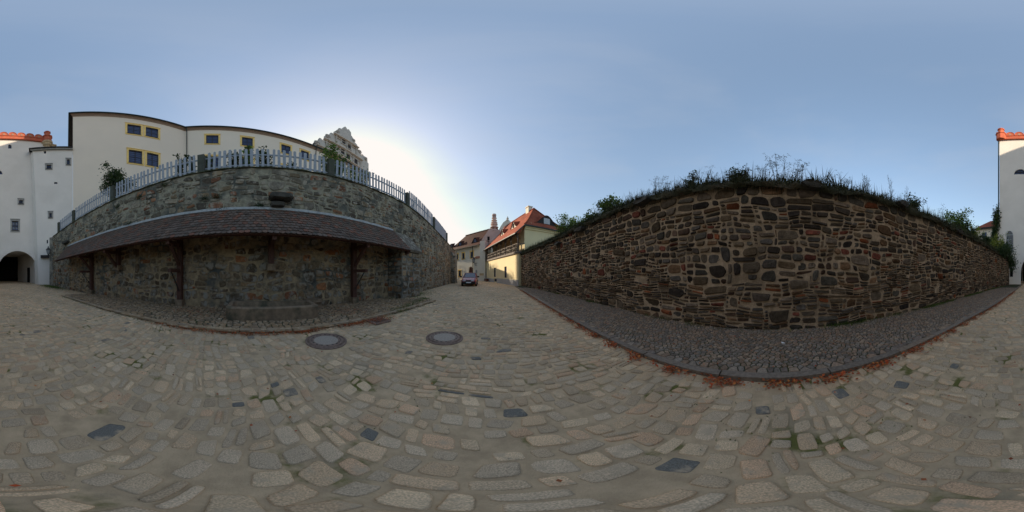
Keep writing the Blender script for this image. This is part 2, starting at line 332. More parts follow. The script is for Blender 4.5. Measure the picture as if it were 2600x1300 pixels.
def setts(mb, inside, x0, x1, y0, y1, rng, tint, ang=.2, rowh=(.095, .17), ln=(.09, .25), gap=.012, hgt=.011, z0=0., miss=.03, m=0):
    ca, sa = cos(ang), sin(ang); cx, cy = (x0 + x1) / 2, (y0 + y1) / 2; ext = math.hypot(x1 - x0, y1 - y0) / 2
    wp = lambda a, b: (a + .10 * sin(b * 1.3 + 1) + .05 * vn(a * .9, b * .9, 2), b + .22 * sin(a * .55) + .09 * vn(a * .7, b * .6, 7))
    v = -ext
    while v < ext:
        h = rng.uniform(*rowh); u = -ext + rng.random() * .2
        while u < ext:
            L = rng.uniform(*ln) * (1.25 if rng.random() < .08 else 1); uc = u + L / 2; vc = v + h / 2; a, b = wp(uc, vc)
            X = cx + a * ca - b * sa; Y = cy + a * sa + b * ca
            if not (x0 < X < x1 and y0 < Y < y1) or not inside(X, Y) or rng.random() < miss: u += L; continue
            rot = rng.gauss(0, .13); hw, hh = L / 2 - gap * rng.uniform(.4, 1.3), h / 2 - gap * rng.uniform(.3, 1.2); sh = rng.gauss(0, .16)
            if L > .22 and rng.random() < .25: parts = [(-hw, -hh, hw, -gap * .5), (-hw, gap * .5, hw, hh)]
            else: parts = [(-hw, -hh, hw, hh)]
            for (a0, b0, a1, b1) in parts:
                J = .17; W2, H2 = (a1 - a0) / 2, (b1 - b0) / 2; mc, md = (a0 + a1) / 2, (b0 + b1) / 2; cor = []
                for (p, q) in ((-1, -1), (1, -1), (1, 1), (-1, 1)): cor.append((p + rng.uniform(-J, J * .4) * p, q + rng.uniform(-J, J * .4) * q))
                if rng.random() < .22: i = rng.randrange(4); cor[i] = (cor[i][0] * rng.uniform(.4, .75), cor[i][1] * .95)
                pl = []
                for i in range(4):
                    p, c0, c1 = cor[i], cor[i - 1], cor[(i + 1) % 4]; r1, r2 = rng.uniform(.07, .26), rng.uniform(.07, .26)
                    A = (p[0] + (c0[0] - p[0]) * r1, p[1] + (c0[1] - p[1]) * r1); B = (p[0] + (c1[0] - p[0]) * r2, p[1] + (c1[1] - p[1]) * r2)
                    pl += [A, ((A[0] + B[0]) / 2 * .7 + p[0] * .3, (A[1] + B[1]) / 2 * .7 + p[1] * .3), B]
                n = len(pl); hz = hgt * rng.uniform(.3, 1.4); tx, ty = rng.uniform(-.04, .04), rng.uniform(-.04, .04); vs = []
                cr, sr = cos(rot), sin(rot)
                for (sc_, z, t) in ((1., -.012, 0), (.95, hz * .7, 1), (.84, hz, 1)):
                    for (p, q) in pl:
                        du, dv = mc + p * W2 * sc_, md + q * H2 * sc_; du += dv * sh; du, dv = du * cr - dv * sr, du * sr + dv * cr
                        a, b = wp(uc + du, vc + dv); vs.append((cx + a * ca - b * sa, cy + a * sa + b * ca, z0 + z + t * (du * tx + dv * ty)))
                fs = [(r * n + i, r * n + (i + 1) % n, (r + 1) * n + (i + 1) % n, (r + 1) * n + i) for r in range(2) for i in range(n)] + [tuple(2 * n + i for i in range(n))]
                mb.mesh(vs, fs, m, tint(X, Y, L), True)
            u += L
        v += h
def guillotine(u0, u1, v0, v1, rng, size, out):
    W, H = u1 - u0, v1 - v0; tw, th = size((u0 + u1) / 2, (v0 + v1) / 2)
    if H > th * 1.5 and (H / th > W / tw * .8 or W < tw * 1.2):
        s = v0 + H * rng.uniform(.35, .65); guillotine(u0, u1, v0, s, rng, size, out); guillotine(u0, u1, s, v1, rng, size, out); return
    if W > tw * 1.5:
        s = u0 + W * rng.uniform(.32, .68); guillotine(u0, s, v0, v1, rng, size, out); guillotine(s, u1, v0, v1, rng, size, out); return
    out.append((u0, u1, v0, v1))
def courses(L, H, rng, size, out, bh=(.3, .62), cw=(.7, 1.7)):
    v = 0
    while v < H:
        h = rng.uniform(*bh); v2 = min(H, v + h); u = -rng.uniform(0, 1)
        if H - v2 < .12: v2 = H
        while u < L:
            u2 = u + rng.uniform(*cw); guillotine(max(0, u), min(u2, L), v, v2, rng, size, out) if min(u2, L) - max(0, u) > .05 else None; u = u2
        v = v2
def stones(mb, rects, mapf, rng, tint, gap, depth, m, warpa, nper=12):
    for (u0, u1, v0, v1) in rects:
        W, H = (u1 - u0) / 2, (v1 - v0) / 2; cu, cv = (u0 + u1) / 2, (v0 + v1) / 2
        g = gap * rng.uniform(.7, 1.8); g = min(g, .42 * min(W, H)); W -= g; H -= g
        d = depth * rng.uniform(.2, 1.3); q = []
        tw, tv = rng.uniform(-.35, .35) * depth, rng.uniform(-.35, .35) * depth
        J = .17; cs = [(-1, -1), (1, -1), (1, 1), (-1, 1)]
        cor = [(a + rng.uniform(-J, J) * (1 if W < .3 else .5), b + rng.uniform(-J, J)) for a, b in cs]
        k = min(W, H)
        for i in range(4):
            c0, p, nx_ = cor[i - 1], cor[i], cor[(i + 1) % 4]
            cut = rng.uniform(.12, .9); r1, r2 = cut * k / (W if abs(c0[0] - p[0]) > 1 else H), cut * k / (W if abs(nx_[0] - p[0]) > 1 else H)
            r1, r2 = min(.45, r1 * .6), min(.45, r2 * .6)
            A = (p[0] + (c0[0] - p[0]) * r1, p[1] + (c0[1] - p[1]) * r1); B = (p[0] + (nx_[0] - p[0]) * r2, p[1] + (nx_[1] - p[1]) * r2)
            Mx = ((A[0] + B[0]) / 2 * .62 + p[0] * .38, (A[1] + B[1]) / 2 * .62 + p[1] * .38)
            q += [A, Mx, B]
        per = [(max(-1.04, min(1.04, a * rng.uniform(.96, 1.03))), max(-1.06, min(1.06, b * rng.uniform(.94, 1.05)))) for a, b in q]; n = len(per)
        e = min(.022, k * .3)
        vs = []
        for (si, dd) in ((0., -.02), (.35, d * .75), (1., d)):
            sx, sy = 1 - si * e / W, 1 - si * e / H
            for (a, b) in per:
                U, V = cu + a * W * sx, cv + b * H * sy
                vs.append(mapf(U + warpa * vn(U, V, 1) * 1.2, V + warpa * vn(U * .8, V, 2), dd + (tw * a + tv * b + rng.uniform(-.12, .12) * depth) * (dd > 0)))
        o_ = len(vs); Uc, Vc = cu + W * rng.uniform(-.3, .3), cv + H * rng.uniform(-.3, .3)
        vs.append(mapf(Uc + warpa * vn(Uc, Vc, 1) * 1.2, Vc + warpa * vn(Uc * .8, Vc, 2), d * rng.uniform(1.0, 1.35)))
        fs = [(r * n + a, r * n + (a + 1) % n, (r + 1) * n + (a + 1) % n, (r + 1) * n + a) for r in range(2) for a in range(n)]
        fs += [(2 * n + a, 2 * n + (a + 1) % n, o_) for a in range(n)]
        mb.mesh(vs, fs, m, tint(cu, cv, rng), False)

# ================================================================== SETTING: ground, road, pavement
mb = MB()
ring = [0, 3, 8, 20, 45, 100, 260, 700]
def sheet(mb, xs, ys, z, m=0):
    nx, ny = len(xs), len(ys)
    mb.mesh([(x, y, z) for y in ys for x in xs], [(j * nx + i, j * nx + i + 1, (j + 1) * nx + i + 1, (j + 1) * nx + i) for j in range(ny - 1) for i in range(nx - 1)], m)
ax_ = sorted(set([-a for a in ring] + ring))
sheet(mb, ax_, ax_, -.012)
tag(mb.build('ground', MT['farground']), kind='structure')
mb = MB()
ys = np.linspace(-34, 45, 60)
for a, b in zip(ys[:-1], ys[1:]):
    xa = [(-11.5 if y > 22 else lx(max(y, -16.2)) - .1) if y > -17 else -12 for y in (a, b)]; 
    xb = [8. for y in (a, b)]
    mb.face([(xa[0], a, 0), (xb[0], a, 0), (xb[1], b, 0), (xa[1], b, 0)])
HC = Vector((.70, 17.4)); HU = Vector((-.4067, .9135)); HN = Vector((.9135, .4067))
def fac_x(y): return HC.x + (y - HC.y) * HU.x / HU.y
def road_in(x, y):
    if y > 17.4: 
        return x < fac_x(y) - .15 and (x > lx(y) + .15 if y < 23.6 else x > -13) and y < 34 - (x + 5) * -.0 and (y < 30.4 + (-5.9 - x) * .72 - .3 if x < -5.2 else True)
    xr = kx(y) - .10
    if y < -20.4: return -4.7 < x < .3 and y > -28
    xl = -3.72 if -9.2 < y < 7.2 else lx(max(y, -16.2)) + .15
    if y < -16.4: xl = -5.6 + (-16.4 - y) * .3
    return xl < x < xr
def pal(rng, cols, v=.2):
    c = rng.choice(cols); k = rng.uniform(1 - v, 1 + v); return tuple(x * k for x in c)
COBC = [(1, 1, 1), (1.08, 1.0, .92), (.97, .97, .97), (1.12, 1.04, .95), (1.08, .93, .84), (.88, .86, .83), (.92, .93, .94), (1.16, 1.12, 1.05)]
crng = random.Random(5)
def cob_tint(x, y, s):
    if crng.random() < .006: return (.45, .5, .58)
    c = pal(crng, COBC, .15)
    k = 1.0 - .16 * (vn(x * .5, y * .4, 5))
    return tuple(a * k for a in c)
nearr = lambda x, y: road_in(x, y) and x * x + y * y < 5.2
mbs = MB()
def skip_mh(x, y): return math.hypot(x + 2.88, y - 1.32) > .50 and math.hypot(x + 1.34, y - 3.05) > .47 and not (-3.75 < x < -3.0 and 2.75 < y < 3.5)
DARKS = []
for (px, py, rr_) in ((305, 1093, .09), (941, 1097, .09), (1665, 1176, .11), (1940, 1060, .08), (714, 979, .07), (640, 1077, .06), (622, 1031, .06), (1164, 995, .09), (1226, 1007, .07), (1280, 1040, .07), (2138, 1007, .08), (2293, 989, .08), (1284, 893, .09), (1204, 910, .09), (697, 1110, .05), (2410, 930, .09)):
    r_ = CAM_H / tan(-el(py)); DARKS.append((r_ * sin(az(px)), r_ * cos(az(px)), rr_))
def cob_tint2(x, y, s_):
    for q_ in DARKS:
        if math.hypot(x - q_[0], y - q_[1]) < q_[2] + .02: DARKS.remove(q_); return (.34, .42, .54)
    return cob_tint(x, y, s_)
setts(mbs, lambda x, y: road_in(x, y) and skip_mh(x, y), -13, 2.2, -28, 34, crng, cob_tint2)
# replace the road sheet + cobbles in one object
mbs2 = mb; k = len(mbs2.v)
mbs2.v += mbs.v; mbs2.f += [tuple(i + k for i in f) for f in mbs.f]; mbs2.m += [1] * len(mbs.f); mbs2.c += mbs.c; mbs2.s += mbs.s
tag(mbs2.build('road', [MT['sand'], MT['cobble']]), kind='structure')
# right pavement (small setts) with kerb
mb = MB(); KZ = .055
ysk = np.linspace(-19.5, 17.3, 90)
for a, b in zip(ysk[:-1], ysk[1:]):
    mb.face([(kx(a) + .10, a, KZ - .004), (rx(max(min(a, 18), -18.6)) + .3, a, KZ - .004), (rx(max(min(b, 18), -18.6)) + .3, b, KZ - .004), (kx(b) + .10, b, KZ - .004)])
srng = random.Random(9); sm_ = MB()
paving(sm_, lambda x, y: kx(y) + .13 < x < rx(max(min(y, 18), -18.6)) - .02 and abs(y) < 15, -1, 4.2, -15, 15, .078, .0055, .007, srng,
       lambda x, y, s: pal(srng, [(1, 1, 1), (.8, .8, .84), (1.25, 1.15, 1.05), (1.1, .95, .85), (.9, .95, 1)], .25), z0=KZ, ang=.6, asp=1.05, rings=False, warp=1.5)
k = len(mb.v); mb.v += sm_.v; mb.f += [tuple(i + k for i in f) for f in sm_.f]; mb.m += [1] * len(sm_.f); mb.c += sm_.c; mb.s += [False] * len(sm_.f)
tag(mb.build('pavement', [MT['dark_joint'], MT['basalt']]), kind='structure')
mb = MB(); y = -19.4
while y < 17:
    L = RNG.uniform(.8, 1.3); a, b = y + .01, y + L - .01; hz = KZ + RNG.uniform(.004, .014)
    pa, pb = Vector((kx(a) - .06, a, -.05)), Vector((kx(b) - .06, b, -.05)); q = Vector((.12, 0, 0))
    mb.obox(pa, pb - pa, q, (0, 0, .05 + hz), 0, pal(RNG, [(1, 1, 1), (.85, .85, .85), (1.15, 1.08, 1)], .15)); y += L
tag(mb.build('kerb', MT['kerb']), kind='structure')
# apron under the canopy
mb = MB(); AZ_ = .05
ya = np.linspace(-9.2, 7.2, 40)
for a, b in zip(ya[:-1], ya[1:]):
    mb.face([(lx(a) - .2, a, AZ_ - .004), (-3.66, a, AZ_ - .004), (-3.66, b, AZ_ - .004), (lx(b) - .2, b, AZ_ - .004)])
    mb.face([(-3.66, a, AZ_ - .004), (-3.66, a, -.05), (-3.66, b, -.05), (-3.66, b, AZ_ - .004)])
arng = random.Random(19); am = MB()
paving(am, lambda x, y: lx(y) < x < -3.76 and -9.1 < y < 7.1, -6.4, -3.6, -9.2, 7.2, .17, .016, .016, arng,
       lambda x, y, s: pal(arng, [(.50, .45, .40), (.40, .37, .35), (.56, .48, .40)], .2), z0=AZ_, ang=.1, asp=1.1, drop=.08)
y = -9.1
while y < 7:
    L = arng.uniform(.2, .4); c = pal(arng, [(.7, .66, .6), (.6, .6, .6)], .15)
    am.box((-3.70, y + L / 2, AZ_ / 2 + .008), (.13, L - .02, AZ_ + .02), 0, 0, c); y += L
k = len(mb.v); mb.v += am.v; mb.f += [tuple(i + k for i in f) for f in am.f]; mb.m += [1] * len(am.f); mb.c += am.c; mb.s += am.s
tag(mb.build('pavement', [MT['dark_joint'], MT['cobble']]), kind='structure')

# ================================================================== RIGHT RUBBLE WALL
def curve_map(fx, y0, y1, side, n=300):
    ys = np.linspace(y0, y1, n); xs = np.array([fx(y) for y in ys]); s = np.concatenate([[0], np.cumsum(np.hypot(np.diff(xs), np.diff(ys)))])
    def f(u, v, d=0.):
        y = float(np.interp(u, s, ys)); x = fx(y); dx = (fx(y + .05) - fx(y - .05)) / .1; L = math.hypot(1, dx)
        return (x + side * d / L, y - side * d * dx / L, v)
    inv = lambda y: float(np.interp(y, ys, s))
    return f, s[-1], inv
rt = thing('rubble_wall', 'long dark rubble stone wall with ochre mortar joints, overgrown with weeds', 'wall', (3.7, 0, 0))
fmap, RL, rinv = curve_map(rx, -18.6, 18.3, -1)
mb = MB(); n = 150
us = np.linspace(0, RL, n); nv = 14
def rty(u): return rtop(fmap(u, 0)[1]) + .05 * vn(u * 1.3, 0, 4)
core = []
for u in us:
    for j in range(nv):
        v = -.1 + (rty(u) + .1) * j / (nv - 1); core.append(fmap(u, v, .012 * vn(u * 3, v * 3, 8)))
mb.mesh(core, [(i * nv + j, i * nv + j + 1, (i + 1) * nv + j + 1, (i + 1) * nv + j) for i in range(n - 1) for j in range(nv - 1)], 0, sm=True)
for a, b in zip(us[:-1], us[1:]):
    za, zb = rty(a), rty(b)
    mb.face([fmap(a, za), fmap(a, za, -.7), fmap(b, zb, -.7), fmap(b, zb)], 0)
    mb.face([fmap(a, za, -.7), fmap(a, -.1, -.7), fmap(b, -.1, -.7), fmap(b, zb, -.7)], 0)
for u in (0, RL): mb.face([fmap(u, -.1), fmap(u, rty(u)), fmap(u, rty(u), -.7), fmap(u, -.1, -.7)], 0)
wr = random.Random(21)
def rsize(u, v):
    k = vn(u * .45, v * .8, 9)
    if v < 1.15: return (.33 + .1 * k, .075 + .03 * k + (.1 if v < .3 and k > -.1 else 0))
    if v < 2.4: return (.27 + .16 * k, .155 + .12 * k)
    if v < 2.75: return (.3, .11)
    return (.42, .2)
rects = []; courses(RL, 3.75, wr, rsize, rects, (.25, .75), (.5, 1.5))
bigs = []
for _ in range(150):
    bu, bv, bw_2, bh_2 = wr.uniform(.4, RL - .4), wr.choice([wr.uniform(.2, 1.1), wr.uniform(1.0, 2.9)]), wr.uniform(.15, .3), wr.uniform(.10, .17)
    if all(abs(bu - q[0]) > bw_2 + q[2] + .1 or abs(bv - q[1]) > bh_2 + q[3] + .05 for q in bigs): bigs.append((bu, bv, bw_2, bh_2))
def clash(a, b, c, d):
    for q in bigs:
        if a < q[0] + q[2] - .03 and b > q[0] - q[2] + .03 and c < q[1] + q[3] - .02 and d > q[1] - q[3] + .02: return q
def cutrect(a, b, c, d):
    q = clash(a, b, c, d)
    if not q: return [(a, b, c, d)]
    out = []; l, r, bt, tp = q[0] - q[2], q[0] + q[2], q[1] - q[3], q[1] + q[3]
    if a < l - .05: out.append((a, l, c, d))
    if b > r + .05: out.append((r, b, c, d))
    ml, mr = max(a, l), min(b, r)
    if mr - ml > .05:
        if d > tp + .035: out.append((ml, mr, tp, d))
        if c < bt - .035: out.append((ml, mr, c, bt))
    out = [z for o_ in out for z in (cutrect(*o_) if clash(*o_) and clash(*o_) is not q else [o_])]
    return out
rects = [r_ for q in rects for r_ in cutrect(*q)] + [(q[0] - q[2], q[0] + q[2], q[1] - q[3], q[1] + q[3]) for q in bigs]
rects = [q for q in rects if wr.random() > .018]
tmp = []
for (a, b, c, d) in rects:
    if d > rty((a + b) / 2) + .06: continue
    k = wr.random()
    if b - a > .3 and k < .10:           # split a corner off: small fillers
        s = a + (b - a) * wr.uniform(.65, .8); e = c + (d - c) * wr.uniform(.4, .6); tmp += [(a, s, c, d), (s, b, c, e), (s, b, e, d)]
    else: tmp.append((a, b, c, d))
RC = [(.34, .34, .37), (1, .95, .9), (.62, .66, .72), (.75, .72, .66), (1.15, .85, .62), (.48, .46, .46), (.9, .8, .65), (.7, .55, .5), (1.5, .62, .36), (1.15, .48, .42), (.55, .6, .62), (1.5, 1.3, 1.05)]
RWt = [10, 14, 12, 14, 9, 12, 12, 8, 2.6, 3.4, 9, 2]
def rtint(u, v, rng):
    c = rng.choices(RC, RWt)[0]; k = rng.uniform(.55, 1.5)
    return tuple(x * k for x in c)
stones(mb, tmp, fmap, wr, rtint, .014, .035, 1, .085)
mb.build('masonry', [MT['rmortar'], MT['rstone']], rt)
mb = MB(); ut = np.linspace(0, RL, 420); prof = [(.10, -.13), (.13, -.04), (.07, .05), (-.08, .10), (-.35, .12), (-.7, .02)]
rows_ = []
for u in ut:
    z = rty(u); rows_.append([fmap(u, z + b * (1 + .5 * vn(u * 1.1, 0, 3)) + .035 * vn(u * 6, k_ * 2, 4) + RNG.uniform(-.012, .012), a * (1 + .55 * vn(u * 2.3, k_, 5)) + RNG.uniform(-.015, .015)) for k_, (a, b) in enumerate(prof)])
np2 = len(prof); mb.mesh([p for r_ in rows_ for p in r_], [(i * np2 + j, i * np2 + j + 1, (i + 1) * np2 + j + 1, (i + 1) * np2 + j) for i in range(len(ut) - 1) for j in range(np2 - 1)], 0, sm=True)
mb.build('turf_crown', MT['soil'], rt)
# projecting spout slabs below the crown
for (px, py, wd) in ((1640, 512, .8), (2055, 476, .55), (2282, 520, .5), (2430, 588, .75), (1478, 583, 1.0), (1420, 618, .8)):
    a = az(px); y = 0
    best = min(np.linspace(-18, 18, 1500), key=lambda yy: abs(atan2(rx(yy), yy) - a)); y = float(best)
    r = math.hypot(rx(y), y); z = CAM_H + r * tan(el(py)); m2 = MB(); p = Vector(fmap(rinv(y), z, 0))
    vs = []
    for k in range(10):
        t = 2 * pi * k / 10; vs.append((cos(t) * wd * .5 * RNG.uniform(.8, 1.1), sin(t) * .13 * RNG.uniform(.8, 1.1)))
    A = [fmap(rinv(y) + q[0], z + q[1], -.1) for q in vs]; B = [fmap(rinv(y) + q[0] * .85, z + q[1] * .8 - .02, .26 + RNG.uniform(-.03, .03)) for q in vs]
    m2.mesh(A + B, [(i, (i + 1) % 10, 10 + (i + 1) % 10, 10 + i) for i in range(10)] + [tuple(range(10, 20))], 0)
    m2.build('projecting_stone', MT['darkstone'], rt)

# ================================================================== LEFT TERRACE WALL
lt = thing('terrace_wall', 'tall grey mortared stone wall of the terrace behind the tiled canopy', 'wall', (-6.1, 0, 0))
lmap, LL, linv = curve_map(lx, -16.2, 23.5, 1)
mb = MB(); n = 170; us = np.linspace(0, LL, n); nv = 20
def lty(u): return ltop(lmap(u, 0)[1])
core = []
for u in us:
    for j in range(nv):
        v = -.1 + (lty(u) + .1) * j / (nv - 1); core.append(lmap(u, v, .03 * vn(u * 2, v * 2, 8)))
for i in range(n - 1):
    for j in range(nv - 1):
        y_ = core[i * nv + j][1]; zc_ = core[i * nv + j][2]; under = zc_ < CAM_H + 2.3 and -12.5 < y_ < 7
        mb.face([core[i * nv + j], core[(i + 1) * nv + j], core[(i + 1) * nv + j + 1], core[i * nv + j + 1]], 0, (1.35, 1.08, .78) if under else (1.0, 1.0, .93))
for a, b in zip(us[:-1], us[1:]):
    za, zb = lty(a), lty(b)
    mb.face([lmap(a, za), lmap(b, zb), lmap(b, zb, -.6), lmap(a, za, -.6)], 0)
def lsize(u, v):
    k = vn(u * .5, v * .7, 9)
    return (.42 + .14 * k, .25 + .09 * k)
rects = []; wr = random.Random(31); courses(LL, 5.8, wr, lsize, rects, (.3, .75), (.8, 2.2))
LC = [(1, 1, .95), (.8, .82, .82), (1.1, .98, .8), (.6, .6, .6), (1.3, .78, .55), (1.0, .58, .45), (.75, .76, .72), (.45, .42, .4), (1.25, 1.2, 1.1)]
LWt = [14, 14, 10, 12, 4, 4, 10, 8, 6]
def ltint(u, v, rng):
    c = rng.choices(LC, LWt)[0]; k = rng.uniform(.7, 1.3)
    if v < 3.4: c = (c[0] * 1.3, c[1] * 1.08, c[2] * .86)
    return tuple(x * k for x in c)
rects = [q for q in rects if q[3] < lty((q[0] + q[1]) / 2) + .03 and wr.random() < .9]
stones(mb, rects, lmap, wr, ltint, .022, .028, 1, .12)
# returns at both ends
e0, e1 = Vector(lmap(0, 0)), Vector(lmap(LL, 0))
for p, q, zt in ((e0, Vector((-8.6, -17.9, 0)), lty(0)), (e1, Vector((-17, 27.5, 0)), lty(LL))):
    d = (q - p); nn = Vector((d.y, -d.x, 0)).normalized() * (.0)
    mb.obox(p + Vector((0, 0, -.1)), d, Vector((-d.y, d.x, 0)).normalized() * (.5 if p is e1 else .5) * (-1 if p is e1 else 1) , (0, 0, zt + .1), 0)
    rr2 = []; guillotine(0, d.length, 0, zt, wr, lambda u, v: (.5, .3), rr2)
    dn = d.normalized(); on = Vector((dn.y, -dn.x, 0))
    if p is e1: on = -on
    stones(mb, rr2, lambda U, V, D, p=p, dn=dn, on=on: tuple(p + dn * U + on * (D + .0) * -1 * -1 + Vector((0, 0, V))), wr, ltint, .03, .03, 1, .03)
mb.build('masonry', [MT['lmortar'], MT['lstone']], lt)
# mossy coping
mb = MB(); crv = random.Random(3)
for a, b in zip(us[:-1], us[1:]):
    for (d0, d1, z0, z1) in ((-.62, .07, 0, .06),):
        za, zb = lty(a), lty(b); ja, jb = .02 * vn(a * 5, 0, 2), .02 * vn(b * 5, 0, 2)
        A = [lmap(a, za + z0 + .002, d0), lmap(a, za + z0 + .002, d1 + ja), lmap(a, za + z1 + ja, d1 + ja - .02), lmap(a, za + z1, d0)]
        B = [lmap(b, zb + z0 + .002, d0), lmap(b, zb + z0 + .002, d1 + jb), lmap(b, zb + z1 + jb, d1 + jb - .02), lmap(b, zb + z1, d0)]
        mb.mesh(A + B, [(0, 4, 5, 1), (1, 5, 6, 2), (2, 6, 7, 3)], 0)
mb.build('coping', MT['moss'], lt)
def wall_y(px, fx, y0, y1, off=0.):
    a = az(px); return float(min(np.linspace(y0, y1, 3000), key=lambda yy: abs((atan2(fx(yy) + off, yy) - a + pi) % (2 * pi) - pi)))
def block(parent, px, py, wd, ht, dep, fx, fm, inv, y0, y1, mt, name='projecting_stone'):
    y = wall_y(px, fx, y0, y1); r = math.hypot(fx(y), y); z = CAM_H + r * tan(el(py)); m2 = MB(); vs = []
    for k in range(12):
        t = 2 * pi * (k + .5) / 12; c, s = cos(t), sin(t); rr = (abs(c) ** 4 + abs(s) ** 4) ** -.25 * RNG.uniform(.88, 1.05); vs.append((c * rr * wd / 2, s * rr * ht / 2))
    A = [fm(inv(y) + q[0], z + q[1], -.1) for q in vs]; B = [fm(inv(y) + q[0] * .95, z + q[1] * .95, dep * .8) for q in vs]; Cc = [fm(inv(y) + q[0] * .7, z + q[1] * .7, dep) for q in vs]
    m2.mesh(A + B + Cc, [(r * 12 + i, r * 12 + (i + 1) % 12, r * 12 + 12 + (i + 1) % 12, r * 12 + 12 + i) for r in (0, 1) for i in range(12)] + [tuple(range(24, 36))], 0, sm=False)
    m2.build(name, mt, parent)
block(lt, 712, 505, .95, .28, .42, lx, lmap, linv, -4, 6, MT['darkstone'])
block(lt, 704, 522, .6, .22, .25, lx, lmap, linv, -4, 6, MT['darkstone'])
block(lt, 170, 616, 1.1, .25, .35, lx, lmap, linv, -15.9, -6, MT['darkstone'])
# buttress with a sloping stone cap near the right end of the canopy
mb = MB(); y0, y1 = 6.6, 8.4
xb = -5.35
zt0, zt1 = 2.75, 3.5
def bpt(y, x, z): return (x, y, z)
vs = [(lx(y0) - .1, y0, -.1), (xb, y0 + .1, -.1), (xb, y1, -.1), (lx(y1) - .1, y1, -.1), (lx(y0) - .1, y0, 3.5), (xb, y0 + .1, 2.5), (xb, y1, 2.5), (lx(y1) - .1, y1, 3.5)]
mb.mesh(vs, [(0, 1, 5, 4), (1, 2, 6, 5), (2, 3, 7, 6), (4, 5, 6, 7)], 0)
rr2 = []; guillotine(0, y1 - y0 - .1, 0, 2.4, wr, lsize, rr2)
stones(mb, rr2, lambda U, V, D: (xb + D, y0 + .1 + U, V), wr, ltint, .03, .028, 1, .03)
rr2 = []; guillotine(0, xb - lx(y0), 0, 2.4, wr, lsize, rr2)
stones(mb, rr2, lambda U, V, D: (xb - U, y0 + .1 - .1 * U / .9 - D, V), wr, ltint, .03, .028, 1, .03)
mb.obox((lx(y0) - .05, y0 - .06, 3.5), (xb - lx(y0) + .15, 0, -1.08), (0, y1 - y0 + .14, 0), (.05, 0, .12), 1, (.8, .8, .8))
mb.build('buttress', [MT['lmortar'], MT['lstone']], lt)
# far buttress pier at the end of the wall
mb = MB(); yb0, yb1 = 20.6, 22.0
mb.mesh([(lx(yb0) - .1, yb0, -.1), (lx(yb0) + .7, yb0, -.1), (lx(yb1) + .7, yb1, -.1), (lx(yb1) - .1, yb1, -.1), (lx(yb0) - .1, yb0, 4.2), (lx(yb0) + .35, yb0, 3.7), (lx(yb1) + .35, yb1, 3.7), (lx(yb1) - .1, yb1, 4.2)],
        [(0, 1, 5, 4), (1, 2, 6, 5), (2, 3, 7, 6), (4, 5, 6, 7)], 0)
rr2 = []; guillotine(0, .75, 0, 3.6, wr, lsize, rr2)
stones(mb, rr2, lambda U, V, D: (lx(yb0) + U - .1 * V / 3.6, yb0 - D, V), wr, ltint, .03, .028, 1, .02)
mb.build('buttress', [MT['lmortar'], MT['lstone']], lt)
# terrace ground behind it and garden behind the rubble wall
mb = MB(); yy = np.linspace(-16.1, 23.4, 50)
for a, b in zip(yy[:-1], yy[1:]):
    mb.face([(-45, a, ltop(a) - .05), (lx(a) - .45, a, ltop(a) - .05), (lx(b) - .45, b, ltop(b) - .05), (-45, b, ltop(b) - .05)])
mb.face([(-45, 23.4, 4.4), (lx(23.4) - .4, 23.4, 4.45), (-17, 27.3, 4.4), (-45, 45, 4.4)])
mb.face([(-45, -30, 4.9), (-9, -30, 4.9), (-9, -16.1, 4.86), (-45, -16.1, 4.86)])
tag(mb.build('terrace_ground', MT['soil']), kind='structure')
mb = MB(); yy = np.linspace(-18.5, 18.2, 50)
for a, b in zip(yy[:-1], yy[1:]):
    mb.face([(rx(a) + .1, a, rtop(a) - .02), (60, a, rtop(a) - .02), (60, b, rtop(b) - .02), (rx(b) + .1, b, rtop(b) - .02)])
tag(mb.build('garden_ground', MT['soil']), kind='structure')

# ================================================================== FENCE on the terrace wall
post_px = [147, 184.5, 283.6, 509.7, 843, 1037.6, 1104, 1136]
posts_y = [wall_y(p, lx, -16.1, 23) for p in post_px]
FD = -.12
pw = ['at the far left end of the wall', 'second from the left end', 'beside the round green sapling', 'left of the widest fence bay', 'tallest, with the leafy bush behind it', 'with dry weeds behind it', 'second from the street end', 'last one towards the street end']
for i, y in enumerate(posts_y):
    m2 = MB(); u = linv(y); z = lty(u) + .05; ht = 1.06 if i < 6 else 1.2
    a = Vector(lmap(u - .14, z, FD + .12)); b = Vector(lmap(u + .14, z, FD + .12)); c = Vector(lmap(u - .14, z, FD - .14))
    c0 = (b + c) / 2
    m2.obox(a, b - a, c - a, (0, 0, ht - .05))
    m2.mesh([a + Vector((0, 0, ht - .05)), b + Vector((0, 0, ht - .05)), b + c - a + Vector((0, 0, ht - .05)), c + Vector((0, 0, ht - .05)), c0 + Vector((0, 0, ht + .02))], [(0, 1, 4), (1, 2, 4), (2, 3, 4), (3, 0, 4)])
    o = m2.build('fence_post', MT['post'])
    tag(o, 'mossy dark concrete fence post ' + pw[i], 'post', 'fence posts on the terrace wall')
